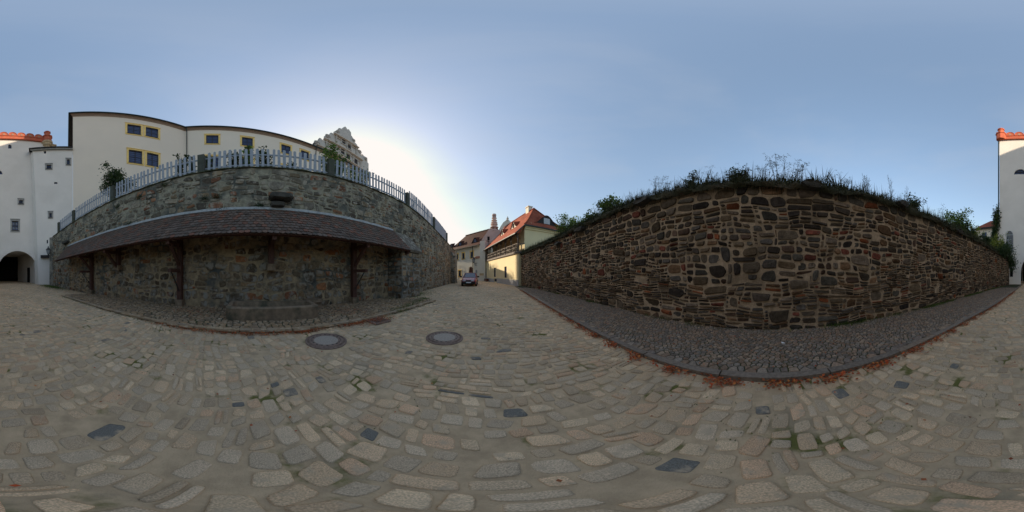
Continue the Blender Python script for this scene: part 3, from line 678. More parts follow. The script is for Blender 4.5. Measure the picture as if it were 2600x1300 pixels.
# picket template (origin at its foot)
def picket_mesh(h):
    m2 = MB(); wd = .108; t = .022; pts = [(-wd / 2, 0), (wd / 2, 0), (wd / 2, h - .05)]
    for k in range(1, 6): a = pi * k / 6; pts.append((wd / 2 * cos(a), h - .05 + .05 * sin(a)))
    pts.append((-wd / 2, h - .05))
    m2.prism([(x, -t / 2, z) for x, z in pts], (0, t, 0))
    return m2
bw = ['at the far left end of the wall', 'second from the left, seen at a slant', 'left bay, behind which the round sapling grows', 'widest bay under the castle windows', 'bay in front of the ornate gable', 'slanting bay right of the dry weeds', 'last bay towards the street']
proto = None
for i in range(len(posts_y) - 1):
    ua, ub = linv(posts_y[i]) + .2, linv(posts_y[i + 1]) - .2
    um = (ua + ub) / 2; c = Vector(lmap(um, lty(um) + .08, FD))
    t = thing('picket_fence', 'weathered white picket fence, ' + bw[i], 'fence', c, 'picket fence bays on the terrace wall')
    npk = max(6, int(round((ub - ua) / (.213 if i < 6 else .16)))); hh = 1.12 if i < 5 else 1.3; ws = 1 if i < 5 else 1.25
    for dz in (.2, .78):
        m2 = MB(); q = [Vector(lmap(u, lty(u) + .08 + dz, FD - .045)) for u in np.linspace(ua - .06, ub + .06, 5)]
        for a, b in zip(q[:-1], q[1:]): m2.bar(a, b, .04, .07)
        m2.build('rail', MT['picket'], t)
    for k in range(npk):
        u = ua + (ub - ua) * (k + .5) / npk; p = Vector(lmap(u, lty(u) + .07, FD)); p2 = Vector(lmap(u + .05, lty(u), FD))
        if proto is None:
            proto = picket_mesh(1.12).build('picket', MT['picket'], t, local=True); o = proto
        else: o = copy_part(proto, t)
        o.location = p - c + Vector((0, 0, RNG.uniform(-.015, .01)))
        d = p2 - p; o.rotation_euler = (0, R(RNG.uniform(-1.6, 1.6)), atan2(d.y, d.x)); o.scale = (ws * RNG.uniform(.88, 1.12), 1, hh / 1.12 * RNG.uniform(.985, 1.01))

# ================================================================== CANOPY
cn = thing('tiled_canopy', 'long lean-to canopy of brown beaver-tail tiles fixed to the terrace wall', 'canopy', (-5.5, -3, 0))
def eave_z(y): return CAM_H + 1.13 - (.22 * ((-3 - y) / 10) ** 2 if y < -3 else 0)
def cap_z(y): return eave_z(y) + 1.22
PRJ = 1.27
CY0, CY1 = -12.6, 7.0
def cpt(u, s, h=0.):      # s: 0 at wall .. 1 at eave
    x, y, _ = lmap(u, 0, 0); p = Vector(lmap(u, cap_z(y) * (1 - s) + eave_z(y) * s, s * PRJ)); return p + Vector((.7, 0, .72)) * h
u0, u1 = linv(CY0), linv(CY1); rows = 10; trng = random.Random(4); mb = MB()
TC = [(1, 1, 1), (.85, .87, .88), (1.1, .98, .9), (.75, .74, .74), (1.3, .88, .76), (.95, .9, .86), (1.05, 1.07, 1.07)]
for r in range(rows):
    s0 = r / rows - .04; s1 = (r + 1) / rows + .016; u = u0 - (r % 2) * .09 + .02
    while u < u1:
        wt = .176; w2 = wt - .009; lift = .034 + trng.uniform(-.004, .006); j = trng.uniform(-.006, .006)
        loc = [(0, s0), (w2, s0), (w2, s1 - .035), (w2 * .86, s1 - .014), (w2 * .5, s1), (w2 * .14, s1 - .014), (0, s1 - .035)]
        top = []; bot = []
        for (a, s) in loc:
            f = (s - s0) / (s1 - s0); h = .002 + f * lift + .016
            top.append(cpt(u + a, s + j * f * 2, h)); bot.append(cpt(u + a, s + j * f * 2, h - .016))
        n = 7; mb.mesh(top + bot, [tuple(range(n))[::-1]] + [(i, (i + 1) % n, n + (i + 1) % n, n + i) for i in range(n)] , 0, pal(trng, TC, .14)); u += wt
mb.build('tile_covering', MT['tile'], cn)
mb = MB(); q = np.linspace(u0, u1, 60)
for a, b in zip(q[:-1], q[1:]):     # boarding under the tiles and wall flashing
    A = [cpt(a, 0, .0), cpt(a, 1.0, .0), cpt(a, 1.0, -.03), cpt(a, 0, -.03)]; B = [cpt(b, 0, .0), cpt(b, 1.0, .0), cpt(b, 1.0, -.03), cpt(b, 0, -.03)]
    mb.mesh(A + B, [(0, 1, 5, 4), (1, 2, 6, 5), (2, 3, 7, 6)], 0)
mb.face([cpt(u0, 0, 0), cpt(u0, 1, 0), cpt(u0, 1, -.03), cpt(u0, 0, -.03)]); mb.face([cpt(u1, 0, 0), cpt(u1, 1, 0), cpt(u1, 1, -.03), cpt(u1, 0, -.03)])
mb.build('boarding', MT['wood'], cn)
mb = MB()
for a, b in zip(q[:-1], q[1:]):
    ha, hb = .10 + .03 * vn(a * 3, 1, 3), .10 + .03 * vn(b * 3, 1, 3)
    ya_, yb_ = lmap(a, 0)[1], lmap(b, 0)[1]
    mb.mesh([lmap(a, cap_z(ya_) - .02, .10), lmap(b, cap_z(yb_) - .02, .10), lmap(b, cap_z(yb_) + hb, .045), lmap(a, cap_z(ya_) + ha, .045)], [(0, 1, 2, 3)], 0)
mb.build('flashing', MT['flash'], cn)
mb = MB()
for a, b in zip(q[:-1], q[1:]): mb.bar(cpt(a, .93, -.09), cpt(b, .93, -.09), .10, .10)
mb.build('eave_beam', MT['wood'], cn)
mb = MB()
uu = u0 + .1
while uu < u1:
    mb = MB(); mb.bar(cpt(uu, 0.02, -.06), cpt(uu, .99, -.06), .07, .08); uu += .75
    mb.build('rafter', MT['wood'], cn)
def cpost(y, foot, arm=True, brace=True):
    u = linv(y); ez = eave_z(y); X = lambda d, z: Vector(lmap(u, z, d)); m2 = MB()
    zb = foot
    m2.bar(X(.16, zb), X(.16, ez + .95), .2, .2); pst = m2.build('post', MT['wood'], cn)
    m2 = MB(); m2.bar(X(.16, ez - .08), X(PRJ - .1, ez - .08), .13, .14); m2.build('outrigger', MT['wood'], cn)
    if brace:
        m2 = MB(); m2.bar(X(.2, ez - .85), X(PRJ - .3, ez - .12), .11, .12)
        m2.build('brace', MT['wood'], cn)
    if arm:
        za = CAM_H + .10
        m2 = MB(); m2.bar(X(.2, za), X(1.05, za), .12, .12); m2.build('side_arm', MT['wood'], cn)
        m2 = MB(); m2.bar(X(.9, za - .05), X(.24, za - .78), .03, .03); m2.build('strut', MT['black'], cn)
    m2 = MB(); m2.bar(X(.16, zb - .25 if foot < 1 else zb - .22), X(.16, zb), .3, .3); m2.build('foot_stone', MT['trough'], cn)
yL = wall_y(457, lx, -12, 6, .16); yR = wall_y(898, lx, -5, 9, .16); yM = wall_y(688, lx, -4, 6, .16); yLL = wall_y(232, lx, -15, -3, .16); yRR = wall_y(1000, lx, 2, 9, .16)
cpost(yL, .3); cpost(yR, .3); cpost(yLL, .3); cpost(yM, 1.62, False, False); cpost(yRR, 1.75, False, True)
cpost(wall_y(300, lx, -15, -3, .16), 1.7, False, True)

# trough
tr = thing('stone_trough', 'long low mossy sandstone trough standing on the apron under the canopy', 'trough', (-5.0, .5, .05))
mb = MB()
def rrect(x0, x1, y0, y1, r, n=5):
    pts = []
    for (cx, cy, a0) in ((x1 - r, y1 - r, 0), (x0 + r, y1 - r, 90), (x0 + r, y0 + r, 180), (x1 - r, y0 + r, 270)):
        for k in range(n + 1): a = R(a0 + 90 * k / n); pts.append((cx + r * cos(a), cy + r * sin(a)))
    return pts
o_ = rrect(-5.55, -4.42, -.87, 1.85, .22); o2 = rrect(-5.52, -4.47, -.83, 1.81, .22); i_ = rrect(-5.40, -4.58, -.70, 1.68, .14); n = len(o_)
i2 = rrect(-5.36, -4.64, -.66, 1.62, .14)
vs = [(x, y, .04) for x, y in o_] + [(x, y, .38 + .01 * vn(x * 5, y * 5)) for x, y in o_] + [(x, y, .41 + .012 * vn(x * 5, y * 5)) for x, y in o2] + [(x, y, .41) for x, y in i_] + [(x, y, .14) for x, y in i2]
mb.mesh(vs, [(r * n + i, r * n + (i + 1) % n, (r + 1) * n + (i + 1) % n, (r + 1) * n + i) for r in range(4) for i in range(n)] + [tuple(range(4 * n, 5 * n))], 0)
mb.build('basin', MT['trough'], tr)
mb = MB(); pr = rrect(-5.35, -4.65, -.65, 1.6, .14); mb.face([(x, y, .26) for x, y in pr]); mb.build('silt', MT['moss'], tr)
mb = MB(); mb.box((-5.85, 2.15, .17), (.4, .5, .26), 0, .1); mb.box((-5.8, 2.1, .34), (.5, .62, .1), 0, .1)
tag(mb.build('stone_block', MT['trough']), 'small squared stone block beside the right end of the trough', 'stone')

# manholes and drain grate
def manhole(x, y, r, label):
    t = thing('manhole_cover', label, 'manhole cover', (x, y, 0), 'manhole covers in the road')
    m2 = MB(); seg = 40
    m2.lathe((x, y, 0), [(r, -.02), (r, .018), (r * .94, .026), (r * .93, .02), (r * .80, .02), (r * .79, .028), (r * .6, .028), (r * .585, .018)], seg, sm=False)
    for k in range(18):
        a = 2 * pi * k / 18; m2.box((x + cos(a) * r * .69, y + sin(a) * r * .69, .031), (r * .055, r * .08, .005), 1, a)
    for k in range(60):
        a = 2 * pi * k / 60; m2.box((x + cos(a) * r * .87, y + sin(a) * r * .87, .026), (r * .09, r * .035, .012), 0, a)
    m2.build('cast_frame', [MT['rust'], MT['black']], t)
    m2 = MB(); m2.lathe((x, y, 0), [(r * .585, .0), (r * .585, .024), (.001, .027)], seg); m2.build('concrete_lid', MT['concrete'], t)
manhole(-2.88, 1.32, .405, 'round cast iron manhole cover near the leaf-strewn apron, left one')
manhole(-1.34, 3.05, .38, 'round cast iron manhole cover further out in the road, right one')
t = thing('drain_grate', 'rusty rectangular drain grate at the apron edge half covered by leaves', 'drain', (-3.37, 3.12, 0))
mb = MB(); rz = R(-4)
for s in (-1, 1): mb.box((-3.37 + s * .25, 3.12, .012), (.05, .5, .05), 0, rz); mb.box((-3.37, 3.12 + s * .25, .010), (.5, .05, .05), 0, rz)
mb.build('frame', MT['rust'], t)
mb = MB()
for k in range(8): mb.box((-3.37, 3.12 - .2 + k * .057, .008), (.46, .025, .04), 0, rz)
mb.build('bars', MT['rust'], t)
mb = MB(); mb.box((-3.37, 3.12, -.004), (.5, .5, .01), 0, rz); mb.build('pit', MT['dark'], t)

pp_ = CAM_H / tan(-el(868)); mb = MB(); px_, py_ = .93 * pp_ * sin(az(1988)), .93 * pp_ * cos(az(1988))
mb.mesh([(px_ - .02, py_ - .03, KZ + .012), (px_ + .02, py_ - .025, KZ + .016), (px_ + .025, py_ + .03, KZ + .03), (px_ - .015, py_ + .025, KZ + .014), (px_, py_, KZ + .028)], [(0, 1, 4), (1, 2, 4), (2, 3, 4), (3, 0, 4)])
tag(mb.build('paper_scrap', MT['plate']), 'tiny crumpled white paper scrap lying on the sett pavement', 'litter')
# ================================================================== BUILDINGS
def facade(mb, pl, z0, z1, holes, m=0, depth=.28, mr=None, ua=0., ub=None):
    """holes: (u0,u1,z0,z1[,arch rise])"""
    ub = pl.L if ub is None else ub; mr = m if mr is None else mr
    cuts = {ua, ub}
    H = []
    for h in holes:
        a, b, c, d = h[:4]; rise = h[4] if len(h) > 4 else 0
        N = 12 if rise else 1
        for k in range(N + 1): cuts.add(a + (b - a) * k / N)
        def top(u, a=a, b=b, d=d, rise=rise):
            if not rise: return d
            t = (u - (a + b) / 2) / ((b - a) / 2); return d - rise + rise * math.sqrt(max(0, 1 - t * t))
        H.append((a, b, c, top))
    cuts = sorted(cuts); cuts = [c for i, c in enumerate(cuts) if i == 0 or c - cuts[i - 1] > 1e-4]
    for a, b in zip(cuts[:-1], cuts[1:]):
        mid = (a + b) / 2; hs_ = sorted([h for h in H if h[0] - 1e-5 < mid < h[1] + 1e-5], key=lambda h: h[2])
        la = lb = z0
        for h in hs_:
            if h[2] > max(la, lb) + 1e-5: mb.face([pl.pt(a, la), pl.pt(b, lb), pl.pt(b, h[2]), pl.pt(a, h[2])], m)
            ta, tb = h[3](a), h[3](b)
            mb.face([pl.pt(a, ta), pl.pt(b, tb), pl.pt(b, tb, -depth), pl.pt(a, ta, -depth)], mr)
            if h[2] > z0 + .01: mb.face([pl.pt(a, h[2]), pl.pt(b, h[2]), pl.pt(b, h[2], -depth), pl.pt(a, h[2], -depth)], mr)
            la, lb = ta, tb
        mb.face([pl.pt(a, la), pl.pt(b, lb), pl.pt(b, z1), pl.pt(a, z1)], m)
    for h in H:
        for u in h[:2]:
            t = h[3](u); 
            if t > h[2] + .01: mb.face([pl.pt(u, h[2]), pl.pt(u, t), pl.pt(u, t, -depth), pl.pt(u, h[2], -depth)], mr)
def window(parent, pl, a, b, c, d, depth=.2, nx=2, nz=4, bars='muntin', fw=.08, rise=0, glass='glass', surround=None, sw=.2, name='window', cross=True):
    m2 = MB()
    def bx(u0, u1, z0, z1, o0, o1, m=0): p = pl.pt(u0, z0, o0); m2.obox(p, pl.pt(u1, z0, o0) - p, pl.pt(u0, z0, o1) - p, (0, 0, z1 - z0), m)
    D = -depth
    bx(a, a + fw, c, d, D, D + .07); bx(b - fw, b, c, d, D, D + .07); bx(a + fw, b - fw, c, c + fw, D, D + .07); bx(a + fw, b - fw, d - fw, d, D, D + .07)
    if cross: 
        mu = (a + b) / 2; bx(mu - fw * .7, mu + fw * .7, c + fw, d - fw, D, D + .06)
        mz = (c + d) / 2; bx(a + fw, b - fw, mz - fw * .6, mz + fw * .6, D + .002, D + .058)
    W_, H_ = b - a - 2 * fw, d - c - 2 * fw
    for k in range(1, nz):
        z = c + fw + H_ * k / nz
        if cross and abs(k * 2 - nz) < .1: continue
        bx(a + fw, b - fw, z - .018, z + .018, D + .005, D + .045, 1)
    for k in range(1, nx):
        u = a + fw + W_ * k / nx
        if cross and abs(k * 2 - nx) < .1: continue
        bx(u - .018, u + .018, c + fw, d - fw, D + .004, D + .044, 1)
    o = m2.build(name, [MT['frame'], MT[bars]], parent)
    m2 = MB(); m2.face([pl.pt(a, c, D + .01), pl.pt(b, c, D + .01), pl.pt(b, d, D + .01), pl.pt(a, d, D + .01)]); m2.build('pane', MT[glass], o)
    if surround:
        m2 = MB(); s = sw
        bx(a - s, a, c - .0, d, 0.002, .06); bx(b, b + s, c, d, 0.002, .06); bx(a - s, b + s, d, d + s, 0.002, .062); bx(a - s, b + s, c - s, c, .002, .064)
        bx(a - s * 1.15, b + s * 1.15, d + s, d + s + .08, .002, .12)
        m2.build('surround', MT[surround], o)
        m2 = MB(); bx(a - .08, b + .08, c - .04, c, .0, .13); m2.build('sill', MT['darkroof'], o)
    return o
GZ = 0.0
# ---- castle wings
def polar(px, r): return Vector((r * sin(az(px)), r * cos(az(px))))
aA, dA, aB, dB = R(-147.8), 19.5, R(-106.6), 22.9
def onA(px): return polar(px, dA / cos(az(px) - aA))
def onB(px): return polar(px, dB / cos(az(px) - aB))
nA = Vector((sin(aA), cos(aA))); nB = Vector((sin(aB), cos(aB)))
# kink: intersection of both planes
M_ = Matrix(((nA.x, nA.y), (nB.x, nB.y))); KI = M_.inverted() @ Vector((dA, dB))
P0 = onA(185); P1 = KI; P2 = onB(938)
PA, PB = Plane(P0, P1), Plane(P1, P2)
OVH = .45
EZ = CAM_H + 1.3347 * (dA - OVH)       # gutter height
EZB = CAM_H + 1.1363 * (dB - OVH)
EZ = (EZ + EZB) / 2
ca = thing('castle_wing', 'long white curved castle wing with yellow framed windows above the terrace', 'castle', (P1.x, P1.y, 4.5))
WZ = EZ - .12
holesA, winsA = [], []
SWD = .26
for (a, b, c, d) in ((317.8, 363, 312, 340.5), (365, 406.5, 319, 349), (321.5, 366, 376, 415.5), (368, 407, 383, 422)):
    ua, z1_ = PA.hit(a, c); ub, _ = PA.hit(b, c); _, z0_ = PA.hit(a, d); winsA.append([ua + SWD, ub - SWD, z0_ + SWD, z1_ - SWD])
for i in (1, 3): winsA[i][2:] = winsA[i - 1][2:]
mb = MB(); facade(mb, PA, 4, WZ, winsA)
uB = [(518.6, 559.4), (609.6, 646.3), (710.2, 741.4), (760.5, 787.6)]
_, zt = PB.hit(538, 341); _, zb = PB.hit(538, 367); _, zt2 = PB.hit(538, 394); _, zb2 = PB.hit(538, 428)
winsB = []
for (a, b) in uB:
    ua, _ = PB.hit(a, 350); ub, _ = PB.hit(b, 350)
    winsB.append((ua + SWD, ub - SWD, zb + SWD, zt - SWD)); winsB.append((ua + SWD, ub - SWD, zb2 + SWD, zt2 - SWD))
u809, _ = PB.hit(811, 380)
for px in (868, 905):
    ua, _ = PB.hit(px, 400); winsB.append((ua, ua + 1.6, zb2 + SWD, zt2 - SWD))
facade(mb, PB, 4, WZ, winsB)
# other sides
P0b = polar(185, 31.5); P1b = P1 + (nA + nB).normalized() * 12.5; P2b = P2 + nB * 11.5
for a, b in ((P0, P0b), (P0b, P1b), (P1b, P2b), (P2b, P2)): mb.face([(a.x, a.y, 0), (b.x, b.y, 0), (b.x, b.y, WZ), (a.x, a.y, WZ)])
mb.build('wall', MT['plaster'], ca)
for wv in winsA + [q for q in winsB]: window(ca, PA if wv in winsA else PB, *wv, nx=2, nz=6, fw=.09, bars='muntin', surround='ochre', sw=SWD)
# cornice + gutter
mb = MB(); mg = MB()
def v3(p, z): return Vector((p.x, p.y, z))
def eave_line(d): # offset corner positions outward (towards the lane)
    a = P0 - nA * d - PA.u * d * .9; k = M_.inverted() @ Vector((dA - d, dB - d)); e = P2 - nB * d; return [a, k, e]
for (d, z0, z1, mm) in ((.10, WZ - .62, WZ - .40, mb), (.18, WZ - .40, WZ - .2, mb), (.30, WZ - .2, WZ, mb)):
    q = eave_line(d); q0 = eave_line(-.05)
    for i in (0, 1): mm.mesh([v3(q[i], z0), v3(q[i + 1], z0), v3(q[i + 1], z1), v3(q[i], z1), v3(q0[i], z0), v3(q0[i + 1], z0), v3(q0[i + 1], z1), v3(q0[i], z1)], [(0, 1, 2, 3), (0, 4, 5, 1), (3, 2, 6, 7)])
mb.build('cornice', MT['cornice'], ca)
q = eave_line(OVH)
for i in (0, 1): mg.bar(v3(q[i], EZ - .08), v3(q[i + 1], EZ - .08), .16, .2)
e0b = P0b - Vector((PA.u.x, PA.u.y)) * .9 ; mg.bar(v3(q[0], EZ - .08), v3(e0b, EZ - .08), .16, .24)
mg.build('gutter', MT['gutter'], ca)
mb = MB(); RH = 6.2
r0 = (P0 + P0b) / 2 + PA.u * 5; r1 = (P1 + P1b) / 2; r2 = (P2 + P2b) / 2 - PB.u * .2
q2 = [v3(e0b, EZ), v3(P1b + (nA + nB).normalized() * .4, EZ), v3(P2b + nB * .4, EZ)]
rz_ = EZ + RH
mb.face([v3(q[0], EZ), v3(q[1], EZ), v3(r1, rz_), v3(r0, rz_)]); mb.face([v3(q[1], EZ), v3(q[2], EZ), v3(r2, rz_), v3(r1, rz_)])
mb.face([v3(q[0], EZ), v3(r0, rz_), q2[0]]); mb.face([q2[0], v3(r0, rz_), v3(r1, rz_), q2[1]]); mb.face([q2[1], v3(r1, rz_), v3(r2, rz_), q2[2]])
mb.face([v3(q[2], EZ), q2[2], v3(r2, rz_)]); mb.face([v3(q[0], EZ - .02), v3(q[1], EZ - .02), q2[1], q2[0]]); mb.face([v3(q[1], EZ - .02), v3(q[2], EZ - .02), q2[2], q2[1]])
mb.build('roof', MT['darkroof'], ca)
def downpipe(parent, pl, u, zt, zb, r=.07, off=.15, gut=.4):
    m2 = MB(); m2.tube([pl.pt(u - .1, zt, gut), pl.pt(u - .02, zt - .5, gut * .7), pl.pt(u, zt - 1.2, off), pl.pt(u, zb, off)], r, 8)
    m2.build('downpipe', MT['gutter'], parent)
downpipe(ca, PB, .35, EZ - .1, 5)
ud, _ = PB.hit(801, 380); downpipe(ca, PB, ud, EZ - .1, 5)

# ---- ornate renaissance gable on the castle
gc = [(400, 600), (318, 545), (303, 505), (320, 475), (360, 458), (400, 462), (408, 425), (428, 412), (447, 428), (465, 462), (505, 478), (492, 450), (503, 418), (560, 400), (540, 380), (533, 358), (560, 335), (628, 343), (640, 310), (660, 303), (678, 312), (690, 350), (706, 348), (700, 325), (752, 300), (733, 282), (730, 262), (762, 250), (808, 242), (816, 210), (840, 208), (852, 234), (930, 172), (965, 215), (962, 235), (1002, 228), (1050, 300), (1036, 335), (1046, 380), (1062, 362), (1080, 398), (1122, 450), (1120, 488), (1180, 555), (1142, 580), (1148, 622), (1182, 618), (1215, 665), (1240, 690), (1262, 770), (1276, 775), (1292, 748), (1312, 775), (1380, 812), (1385, 850), (1355, 880), (1408, 930), (1372, 955), (1365, 1010)]
PG = PB
gpts = [PG.hit(760 + x / 8.05, 300 + y / 8.05) for x, y in gc]
gt = thing('ornate_gable', 'ornate stepped sandstone gable with scrolls and obelisks at the end of the castle', 'gable', v3((PB.o + PB.u * (u809 + 4)), EZ - .5))
mb = MB()
uR = gpts[-1][0]; uL = gpts[0][0]; zc = EZ + .02
poly = [(uL, zc)] + [(u, max(z, zc)) for u, z in gpts] 
poly[-1] = (uR, zc)
# fan-safe: split the outline into vertical slices
us_ = [p[0] for p in poly]
lo, hi = min(us_), max(us_); N = 220
def topz(u):
    b = zc
    for (p, q_) in zip(poly[:-1], poly[1:]):
        if min(p[0], q_[0]) <= u <= max(p[0], q_[0]) and abs(p[0] - q_[0]) > 1e-6:
            t = (u - p[0]) / (q_[0] - p[0]); b = max(b, p[1] + t * (q_[1] - p[1]))
    return b
prev = None
for k in range(N + 1):
    u = lo + (hi - lo) * k / N; z = topz(min(max(u, lo + 1e-4), hi - 1e-4)); 
    if prev:
        a, za = prev
        A = [PG.pt(a, zc - .3, .12), PG.pt(u, zc - .3, .12), PG.pt(u, z, .12), PG.pt(a, za, .12)]; B = [PG.pt(a, zc - .3, -.5), PG.pt(u, zc - .3, -.5), PG.pt(u, z, -.5), PG.pt(a, za, -.5)]
        mb.mesh(A + B, [(0, 1, 2, 3), (7, 6, 5, 4), (3, 2, 6, 7)])
    prev = (u, z)
mb.build('gable_wall', MT['sandst'], gt)
def gbox(m2, u0, u1, z0, z1, o0, o1, m=0, c=(1, 1, 1)): p = PG.pt(u0, z0, o0); m2.obox(p, PG.pt(u1, z0, o0) - p, PG.pt(u0, z0, o1) - p, (0, 0, z1 - z0), m, c)
def gu(x, y): return PG.hit(760 + x / 8.05, 300 + y / 8.05)
tiers = [((350, 560), (1408, 930)), ((500, 430), (1262, 770)), ((700, 325), (1180, 555))]
tz = []
for (l, r) in tiers:
    (ul, zl), (ur, zr) = gu(*l), gu(*r); tz.append((ul, ur, (zl + zr) / 2, zl, zr))
for i, (ul, ur, z, zl, zr) in enumerate(tz):
    m2 = MB(); gbox(m2, ul - .2, ur + .2, zl - .18, zl + .12, .13, .55, 0, (1.1, 1, .9)); gbox(m2, ul, ur, zl - .42, zl - .18, .13, .38, 0, (.95, .8, .65)); gbox(m2, ul + .1, ur - .1, zl - 1.1, zl - .95, .13, .3, 0, (.9, .8, .7))
    m2.build('cornice', MT['sandst'], gt)
    zbot = zc if i == 0 else tz[i - 1][3] + .2
    nP = 7 - i * 2; m2 = MB()
    for k in range(nP):
        u = ul + .5 + (ur - ul - 1.) * k / (nP - 1); m2 = MB(); gbox(m2, u - .18, u + .18, zbot, zl - .45, .13, .3, 0, (.85, .83, .8)); m2.build('pilaster', MT['sandst'], gt)
for (x, y) in ((428, 412), (660, 303), (828, 208), (1062, 362), (1178, 612), (1292, 745)):
    u, z = gu(x, y); m2 = MB(); m2.lathe(PG.pt(u, z - .9, -.15), [(.32, 0), (.32, .12), (.14, .2), (.3, .45), (.34, .65), (.12, .8), (.2, .92), (.02, 1.2)], 10, sm=True); m2.build('urn', MT['sandst'], gt)
for (x, y, w_, h_) in ((892, 488, 1.1, 1.7), (1005, 583, 1.1, 1.7), (870, 690, 1.1, 1.8), (985, 790, 1.2, 1.9), (1142, 905, 1.2, 2.)):
    u, z = gu(x, y); m2 = MB(); gbox(m2, u - w_ / 2, u + w_ / 2, z - h_ / 2, z + h_ / 2, .13, .17); o = m2.build('window', MT['darkroof'], gt)
    m2 = MB()
    gbox(m2, u - w_ / 2 - .16, u - w_ / 2, z - h_ / 2, z + h_ / 2, .13, .28); gbox(m2, u + w_ / 2, u + w_ / 2 + .16, z - h_ / 2, z + h_ / 2, .13, .28)
    gbox(m2, u - w_ / 2 - .25, u + w_ / 2 + .25, z + h_ / 2, z + h_ / 2 + .22, .13, .34); gbox(m2, u - w_ / 2 - .2, u + w_ / 2 + .2, z - h_ / 2 - .18, z - h_ / 2, .13, .32)
    m2.build('frame', MT['sandst'], o)
for (x, y, s_) in ((340, 505, 1), (565, 370, 1), (770, 275, .8), (1105, 460, -.8), (1225, 690, -1), (1345, 835, -1)):
    u, z = gu(x, y); m2 = MB(); r_ = .75 * abs(s_); pts = []
    for k in range(22): a = k / 21 * 3.2 * pi; rr = r_ * (1 - k / 26); pts.append(PG.pt(u + s_ * rr * cos(a) * .9, z - .1 + rr * sin(a) * .8, .22))
    m2.tube(pts, .13, 6); m2.build('scroll', MT['sandst'], gt)

# ---- low wing added beyond the gable, unseen behind the fence, to shade the lane
rw = thing('added_shade_wing', 'unseen wing added beyond the ornate gable behind the terrace fence to shade the lane', 'castle', (-34, 31, 4.4))
Q0, Q1 = P2 + nB * 3, Vector((-36.9, 41.3)); dq = (Q1 - Q0).normalized(); nq = Vector((-dq.y, dq.x)); nq = nq if nq.dot(Q0) > 0 else -nq
mb = MB(); mb.prism([v3(Q0, 4), v3(Q1, 4), v3(Q1 + nq * 9, 4), v3(Q0 + nq * 9, 4)], (0, 0, 16.5)); mb.build('wall', MT['plaster'], rw)
mb = MB(); g0, g1 = Q0 + nq * 4.5, Q1 + nq * 4.5; mb.mesh([v3(Q0 - nq * .4, 20.4), v3(Q1 - nq * .4, 20.4), v3(Q1 + nq * 9.4, 20.4), v3(Q0 + nq * 9.4, 20.4), v3(g0, 25.4), v3(g1, 25.4)], [(0, 1, 5, 4), (1, 2, 5), (2, 3, 4, 5), (3, 0, 4)]); mb.build('roof', MT['darkroof'], rw)
Q2 = Vector((-37.0, 44.4)); m_ = MB(); m_.prism([v3(Q1, 4), v3(Q2, 4), v3(Q2 + nq * 8, 4), v3(Q1 + nq * 8, 4)], (0, 0, 11.5)); m_.build('shade_annex', MT['plaster'], rw)  # added lower block, shades the house front but not its roof
mb = MB(); mb.mesh([v3(Q1, 15.5), v3(Q2, 15.5), v3(Q2 + nq * 8, 15.5), v3(Q1 + nq * 8, 15.5), v3(Q1 + nq * 4, 18.8), v3(Q2 + nq * 4, 18.8)], [(0, 1, 5, 4), (1, 2, 5), (2, 3, 4, 5), (3, 0, 4)]); mb.build('shade_annex_roof', MT['darkroof'], rw)
# ---- gatehouse
YG = -20.5
GX0, GX1 = -6.3, 3.1
PGt = Plane((GX1, YG), (GX0, YG))
def gh(px, py): return PGt.hit(px, py)
gh0 = thing('gatehouse', 'tall white gatehouse with a round arched gateway and red brick crest', 'gatehouse', ((GX0 + GX1) / 2, YG, 0))
_, ZW = gh(0, 354.5)
au0, _ = gh(2592, 700); au1, _ = gh(97 + 2600 - 2600, 700); 
def uwrap(px):  # keep hits on the -Y plane right for both image ends
    return PGt.hit(px, 600)[0]
au0, au1 = uwrap(2592), uwrap(97); arise = (au1 - au0) / 2; _, ztop = gh(48, 637.5)
wl = []
def gw(px0, py0, px1, py1): a, b = uwrap(px0), uwrap(px1); z1_ = gh(px0, py0)[1]; z0_ = gh(px0, py1)[1]; return (a, b, z0_, z1_)
w_sm = gw(20.7, 367, 29.3, 377); w_m1 = gw(48, 508, 58, 517); w_m2 = gw(30.5, 561, 46.5, 585)
w_semi = gw(2574, 430, 2607 - 2600 + 0.01, 443); w_gr = gw(2555, 586, 2572.5, 641)
w_semi = (uwrap(2574), uwrap(7), w_semi[2], w_semi[3])
w_door = gw(2564, 680, 2572, 703)
holes = [(au0, au1, GZ, ztop, ztop - GZ - .9 if arise > ztop - GZ else arise), (*w_sm, .25), w_m1, w_m2, (*w_semi, (w_semi[3] - w_semi[2])), (*w_gr, .8), w_door]
mb = MB(); facade(mb, PGt, 0, ZW, holes, depth=.35)
for (a, b) in (((GX0, YG), (GX0, YG - 9)), ((GX0, YG - 9), (GX1, YG - 9)), ((GX1, YG - 9), (GX1, YG))): mb.face([(*a, 0), (*b, 0), (*b, ZW), (*a, ZW)] if a[1] == YG or b[1] == YG else [(*a, 4.2), (*b, 4.2), (*b, ZW), (*a, ZW)])
mb.face([(GX0, YG, ZW - .01), (GX1, YG, ZW - .01), (GX1, YG - 9, ZW - .01), (GX0, YG - 9, ZW - .01)])
mb.build('wall', MT['plaster2'], gh0)
